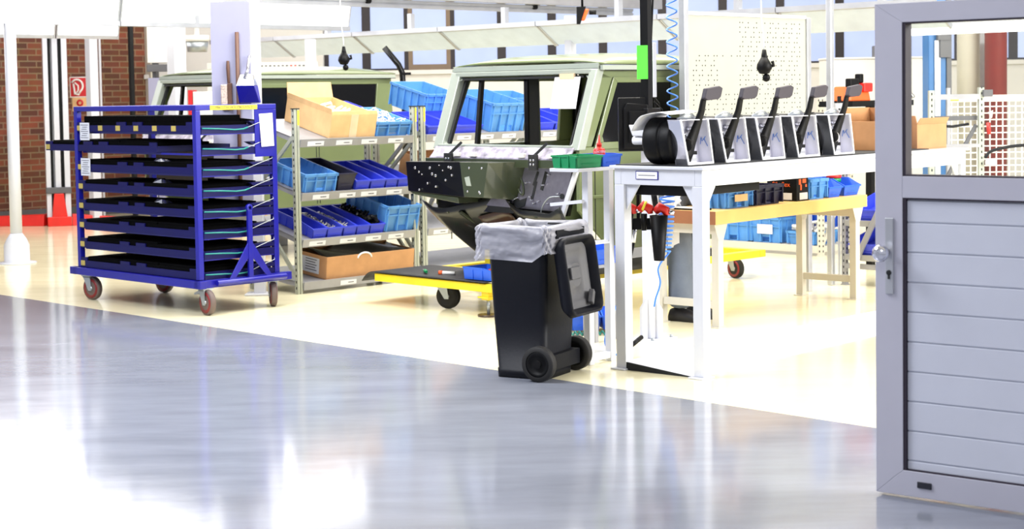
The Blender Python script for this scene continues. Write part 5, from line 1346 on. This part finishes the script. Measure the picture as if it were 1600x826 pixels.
skin_mesh('body', V, E, 'skin', t)
TV = [(H, .15), (H + f * .06 + UP * .06, .145), (rh - UP * .05, .12), (kn_r, .10), (rf + UP * .10, .09), (rf + UP * .0, .10), (lh - UP * .05, .12), (kn_l, .10), (lf + UP * .10, .09), (lf + UP * .0, .10)]
skin_mesh('trousers', TV, [(0, 1), (0, 2), (2, 3), (3, 4), (4, 5), (0, 6), (6, 7), (7, 8), (8, 9)], 'cloth_grey', t)
SV = [(H + f * .06 + UP * .05, .15), (H + f * .17 + UP * .16, .155), (ch_, .165), (nk - f * .03, .08), (shR, .085), (elR, .06), (elR.lerp(haR, .95), .05), (shL, .085), (elL, .06), (elL.lerp(haL, .95), .05)]
skin_mesh('shirt', SV, [(0, 1), (1, 2), (2, 3), (2, 4), (4, 5), (5, 6), (2, 7), (7, 8), (8, 9)], 'shirt', t)
mb = MB('hair'); c_ = hd + f * .04 + UP * .02; mb.lathe([(.01, -.105), (.07, -.09), (.103, -.04), (.108, .02), (.09, .07)], c_, -(f * .4 + UP), 'hair', 20); mb.build('hair', t)
for p_, nm in ((rf, 'shoe'), (lf, 'shoe')):
    mb = MB('shoe'); F = Vector((p_.x, p_.y, 0)); secs = []
    for d_, w_, h_ in ((-.09, .03, .05), (-.075, .043, .085), (-.02, .045, .10), (.06, .045, .085), (.13, .05, .06), (.175, .042, .05), (.2, .018, .03)):
        c0_ = F + f * d_
        secs.append([c0_ + sd * (w_ * math.cos(a)) + UP * max(0.0, (h_ * .5 + h_ * .5 * math.sin(a)) if math.sin(a) > -.5 else 0) for a in [R(v) for v in range(0, 360, 30)]])
    loft(mb, secs); mb.build(nm, t)
for z_, x_ in ((.0, 0),):
    mb = MB('paper'); k_ = kn_r - sd * .075 + f * .0; mb.hexa([k_ + Vector((-.05, -.0, .02)), k_ + Vector((.03, -.02, .02)), k_ + Vector((.03, -.014, .02)), k_ + Vector((-.05, .006, .02))], [k_ + Vector((-.05, -.0, .28)), k_ + Vector((.03, -.02, .28)), k_ + Vector((.03, -.014, .28)), k_ + Vector((-.05, .006, .28))]); pr = mb.build('pocket_cloth', t); pr['label'] = 'white cloth hanging from the trouser pocket'

# ================================================================== RIGHT RACKS, SECOND DOLLY
# low rack with light blue crates
rp = Z(1284, 401); rp.z = 0
RY = R(-45)
rux = Vector((math.cos(RY), math.sin(RY), 0)); ruy = Vector((-math.sin(RY), math.cos(RY), 0))
LR_ = 2.2
r0_ = rp - rux * LR_
t = thing('storage_rack', 'cream storage rack with light blue crates on its bottom shelf', 'rack', r0_, RY)
def sp_post(parent, x, y, h, m='cream_paint', w=.05):
    mb = MB(m, 'hole'); mb.box(x, x + w, y, y + w, 0, h, m); mb.box(x - .006, x + w + .006, y - .006, y + w + .006, 0, .01, m)
    for k in range(int(h / .05)): mb.box(x + w * .38, x + w * .62, y - .001, y, .04 + k * .05, .06 + k * .05, 'hole'); mb.box(x + w, x + w + .001, y + w * .35, y + w * .65, .04 + k * .05, .06 + k * .05, 'hole')
    mb.build('post', parent)
for x in (0, LR_ - .05):
    for y in (0, .5): sp_post(t, x, y, 1.5)
for z in (.1, .75, 1.25):
    mb = MB('cream_paint'); mb.box(.05, LR_ - .05, 0, .55, z - .02, z); mb.box(.05, LR_ - .05, -.005, 0, z - .07, z); mb.box(LR_ - .05, LR_, .05, .5, z - .06, z); mb.build('shelf', t, .002)
mb = MB('cream_paint'); mb.bar((LR_ - .02, .05, .12), (LR_ - .02, .5, .75), .02, .035); mb.build('brace', t)
for q in range(5):
    pass
def rx_(px): return along(px, 380, r0_, RY)[0]
for p0, p1, h, lb, lab in ((1120, 1168, .25, 'tall light blue crate at the left of the low shelf', None), (1171, 1218, .25, 'tall light blue crate with white labels on the low shelf', 'label_paper'), (1228, 1272, .13, 'open light blue crate of white parts at the shelf end', None)):
    a, b = rx_(p0), rx_(p1)
    c = crate('plastic_crate', lb, 'crate_blue', b - a, .4, h, r0_ + rux * a + ruy * .02 + UP * .102, RY, 0, 'light blue crates on the cream rack', lab)
    if h < .2: heap('white_clips', 'white plastic clips heaped in the open light blue crate', 'parts', 'parts_white', b - a, .4, .2, 60, .1, .015, c, 21)
crate('plastic_crate', 'dark blue crate behind the open light blue crate', 'bin_bright', .4, .14, .26, r0_ + rux * (LR_ - .55) + ruy * .36 + UP * .24, RY, 0)
# slanted rack at the right edge
rp2 = Dp(1315, 440, 13.6); rp2.z = 0; R2Y = R(-45)
t = thing('gravity_rack', 'slanted grey rack with blue bins beside the door frame', 'rack', rp2, R2Y)
sp_post(t, 0, 0, 1.1, 'steel', .04); sp_post(t, 0, .55, 1.1, 'steel', .04); sp_post(t, .76, 0, .75, 'steel', .04); sp_post(t, .76, .55, .75, 'steel', .04)
for z in (.25, .53):
    T_ = Matrix.Translation((0, 0, z)) @ Matrix.Rotation(TILT, 4, 'X'); mb = MB('steel'); mb.box(.04, .76, 0, .58, -.012, 0, 'steel', T_); mb.box(.04, .76, -.01, 0, -.04, .01, 'steel', T_); mb.build('shelf', t)
mb = MB('steel'); mb.box(.04, .76, .0, .04, .14, .18); mb.build('cross_bar', t); mb = MB('steel'); mb.bar((.12, -.02, .15), (.42, -.02, .72), .02, .045); mb.build('brace', t)
for z, nm in ((.25, 'lower'), (.53, 'upper')):
    for k in range(2):
        crate('shelf_bin', ['blue bin nearest the workbench leg on the %s slanted shelf', 'second blue bin on the %s slanted shelf by the door', 'third blue bin on the %s slanted shelf behind the door', 'last blue bin on the %s slanted shelf behind the door'][k] % nm, 'bin_blue', .30, .5, .11, rp2 + rux * (.08 + k * .32) + ruy * .01 + UP * (z + .006), R2Y, TILT, 'blue bins on the slanted rack by the door', None, 'bin', .85, 'bin', .006)
# black shelf with an orange tool box far right
c = Dp(1332, 158, 14.6)
t = thing('wall_console', 'black equipment shelf beyond the last pedal unit', 'shelf', c, YA)
mb = MB('black'); mb.box(0, 1.0, 0, .35, -.05, 0); mb.build('board', t)
for x in (.45, .75): m_ = MB('black'); m_.box(x, x + .06, .1, .16, -1.55 - 0.0, -.05); m_.build('leg', t)
t = thing('tool_case', 'orange and red tool case on the black equipment shelf', 'tool case', c + A * .05 + B * .05, YA)
mb = MB('orange'); mb.hexa([(0, 0, 0), (.32, 0, 0), (.32, .22, 0), (0, .22, 0)], [(.04, .03, .13), (.32, .03, .13), (.32, .2, .13), (.04, .2, .13)]); mb.build('case', t, .01)
mb = MB('red'); mb.box(.2, .34, -.01, .1, .08, .16); mb.build('latch', t, .01); mb = MB('black'); mb.box(0.0, .14, .0, .06, .12, .2); mb.box(.18, .24, .02, .08, .16, .24); mb.build('handle', t, .01)
t = thing('cable_bundle', 'tangled black and white cables on the shelf seen through the glass', 'cables', c + A * .55 + B * .02, YA)
rnd = random.Random(5)
for m_, n_ in (('black', 5), ('white_plastic', 4)):
    mb = MB(m_)
    for q in range(n_):
        x = rnd.uniform(0, .3); mb.ring([(x, .05, .01), (x + .05, .1, .08 + .05 * rnd.random()), (x + .15, .05, .1), (x + .2, .0, .03), (x + .3, .1, .015)], .012, n=6)
    mb.build('cable', t)
t = thing('socket_box', 'small grey socket box on a stem beyond the pedal units', 'socket box', Dp(1311, 172, 14.2)); mb = MB('aluminium', 'hole'); mb.box(-.03, .04, 0, .05, -.15, .06, 'aluminium'); [mb.box(-.005, .012, -.002, 0, -.1 + q * .05, -.085 + q * .05, 'hole') for q in range(3)]; mb.box(-.01, .01, .01, .03, -1.43, -.15, 'aluminium'); mb.build('box', t); mb = MB('black'); mb.box(-.01, .02, 0, .03, .06, .12); mb.build('switch', t)

# ---- through the door glass
def stand(name, lb, cat, px, py, Y, yaw=0): c = Dp(px, py, Y); c.z = 0; return thing(name, lb, cat, c, yaw)
t = stand('lift_column', 'blue machine column with a grey rail seen through the glass', 'machine column', 1467, 100, 17.5, R(5))
mb = MB('machine_blue'); mb.box(-.11, .08, 0, .2, 0, 3.0); mb.build('column', t, .006); mb = MB('aluminium'); mb.box(-.05, .01, -.02, 0, 0, 2.1); mb.build('rail', t); mb = MB('grey_dark'); mb.box(.08, .13, -.02, .15, 0, 3.0); mb.box(-.03, .1, -.06, 0, 2.1, 2.16); mb.box(.0, .12, -.05, -.0, 1.92, 2.1); mb.build('carriage', t)
t = stand('support_column', 'round cream column behind the mesh fence', 'column', 1513, 100, 19.5)
mb = MB('cream_paint'); mb.cyl((0, 0, 0), (0, 0, 5.9), .13, n=28); mb.build('shaft', t)
t = stand('support_column', 'dark olive column between the cream and the red column', 'column', 1528, 100, 20.3)
mb = MB('under_brown'); mb.box(-.15, .15, 0, .2, 0, 5.9); mb.build('shaft', t)
t = stand('support_column', 'round red column behind the mesh fence', 'column', 1556, 100, 19.2)
mb = MB('column_red'); mb.cyl((0, 0, 0), (0, 0, 5.9), .125, n=28); mb.build('shaft', t)
t = stand('machine_cabinet', 'long white machine cabinet below the windows behind the table', 'cabinet', 1300, 100, 18.3, R(0))
mb = MB('wall_white'); mb.box(-.05, 1.25, 0, .5, 0, 1.93); mb.box(-.06, 1.27, -.02, .5, 1.93, 1.95); mb.build('body', t, .006)
mb = MB('grey_dark'); mb.box(.5, .85, .05, .3, 1.95, 2.08); mb.build('motor', t, .01)
# mesh fence
q0 = Dp(1484, 150, 15.2); q0.z = 0
t = thing('mesh_fence', 'white wire mesh fence panel behind the grey rack frame', 'fence', q0, R(4))
mb = MB('parts_white')
mb.box(0, 2.0, -.015, .015, 1.47, 1.53); mb.box(0, 2.0, -.015, .015, .1, .13)
mb.build('frame', t)
mb = MB('parts_white')
for k in range(34): mb.box(.01 + k * .06, .02 + k * .06, -.004, .004, .13, 1.47)
for k in range(22): mb.box(0, 2.0, -.006, .002, .16 + k * .06, .17 + k * .06)
mb.build('wire_mesh', t)
mb = MB('steel'); mb.box(-.03, 0, -.02, .02, 0, 1.6); mb.box(1.0, 1.04, .02, .05, 0, 1.55); mb.build('post', t); mb = MB('yellow_label'); mb.box(.0, .08, -.018, -.015, 1.48, 1.52); mb.build('tag', t)
# grey rack frame in front of it
q0 = Dp(1452, 230, 14.2); q0.z = 0
t = thing('rack_frame', 'empty grey steel rack frame with a diagonal brace behind the glass', 'rack', q0, R(2))
mb = MB('steel'); 
sp_post(t, 0, 0, 1.58, 'rackpost', .045); sp_post(t, .43, 0, 1.6, 'rackpost', .045)
mb.box(.045, .43, 0, .04, 1.50, 1.545); mb.box(.045, .43, .0, .04, 1.09, 1.12); mb.build('cross_bar', t)
mb = MB('grey_dark'); mb.box(.045, .43, .05, .09, 1.32, 1.36); mb.bar((.12, .05, .75), (.42, .05, 1.28), .03, .03); mb.build('brace', t)
mb = MB('black'); mb.ring(smooth([(.48, 0, 1.0), (.55, 0, 1.06), (.8, 0, 1.1), (1.2, 0, 1.09)]), .014, n=8); mb.ring([(.05, .0, 1.28), (.2, 0, 1.27), (.34, 0, 1.29)], .012, n=8); mb.build('hose', t)
mb = MB('red'); mb.ring([(.5, -.03, 1.30), (.505, -.03, 1.2)], [.018, .018], n=10); mb.build('valve', t); mb = MB('white_plastic'); mb.ring([(.5, -.03, 1.38), (.53, -.03, 1.4), (.52, -.03, 1.34)], .012, n=6); mb.cyl((.48, -.03, .96), (.56, -.03, .96), .025); mb.build('valve', t)
mb = MB('grey_dark'); mb.box(.46, .54, -.03, .03, 1.52, 1.58); mb.build('clamp', t, .004)

# ================================================================== GLAZED DOOR IN THE FOREGROUND
dp = Z(1369, 772); dp.z = 0
DY = R(-38.5); DWD, DHT, DTH = 1.12, 1.93, .06
t = thing('door_1', 'light grey metal door with glass above and ribbed white panel below, standing open', 'door', dp, DY); t['kind'] = 'structure'
SW = .115
mb = MB('door_alu')
z0 = .012
mb.prism([(0, z0), (SW, z0 + .10), (SW, DHT - .075), (0, DHT)], 'y', 0, DTH); mb.prism([(DWD, z0), (DWD, DHT), (DWD - SW, DHT - .075), (DWD - SW, z0 + .10)], 'y', 0, DTH)
mb.prism([(0, z0), (DWD, z0), (DWD - SW, z0 + .10), (SW, z0 + .10)], 'y', 0, DTH); mb.prism([(0, DHT), (SW, DHT - .075), (DWD - SW, DHT - .075), (DWD, DHT)], 'y', 0, DTH)
mb.box(SW, DWD - SW, 0, DTH, 1.178, 1.262)
mb.build('frame', t, .002)
mb = MB('seal')
for z1_, z2_ in ((.11, 1.178), (1.262, DHT - .075)):
    g = .013; mb.box(SW, SW + g, .003, DTH - .003, z1_, z2_); mb.box(DWD - SW - g, DWD - SW, .003, DTH - .003, z1_, z2_)
    mb.box(SW + g, DWD - SW - g, .003, DTH - .003, z1_, z1_ + .006); mb.box(SW + g, DWD - SW - g, .003, DTH - .003, z2_ - .006, z2_)
mb.build('gasket', t)
mb = MB('door_panel'); zz = [.116] + [.15 + .1165 * k for k in range(9)] + [1.172]
zz = [.116]; z_ = 1.085 - .1165 * 8
while z_ < 1.17: zz.append(z_); z_ += .1165
zz.append(1.172)
pts = []
for k, (a, b) in enumerate(zip(zz, zz[1:])):
    mb.box(SW + .013, DWD - SW - .013, .014, .046, a, b - .005); mb.box(SW + .013, DWD - SW - .013, .018, .042, b - .005, b)
mb.build('panel', t, .0025)
mb = MB('glass'); mb.box(SW + .013, DWD - SW - .013, .028, .032, 1.268, DHT - .081); mb.build('pane', t)
hx = .062
mb = MB('aluminium'); mb.box(hx - .018, hx + .018, -.009, 0, .80, 1.10); mb.build('handle_plate', t, .008)
mb = MB('mirror_steel', 'hole'); mb.lathe([(.012, 0), (.014, .03), (.03, .045), (.034, .065), (.026, .08), (.01, .085)], (hx - .006, -.009, .965), (0, -1, 0), 'mirror_steel', 24); mb.build('handle', t)
mb = MB('hole'); mb.cyl((hx, -.009, .885), (hx, -.013, .885), .010, m='hole'); mb.box(hx - .004, hx + .004, -.013, -.009, .86, .885, 'hole'); mb.build('keyhole', t)
mb = MB('sensor_dark'); mb.box(.175, .235, -.006, 0, .05, .075); mb.build('sensor', t, .006)
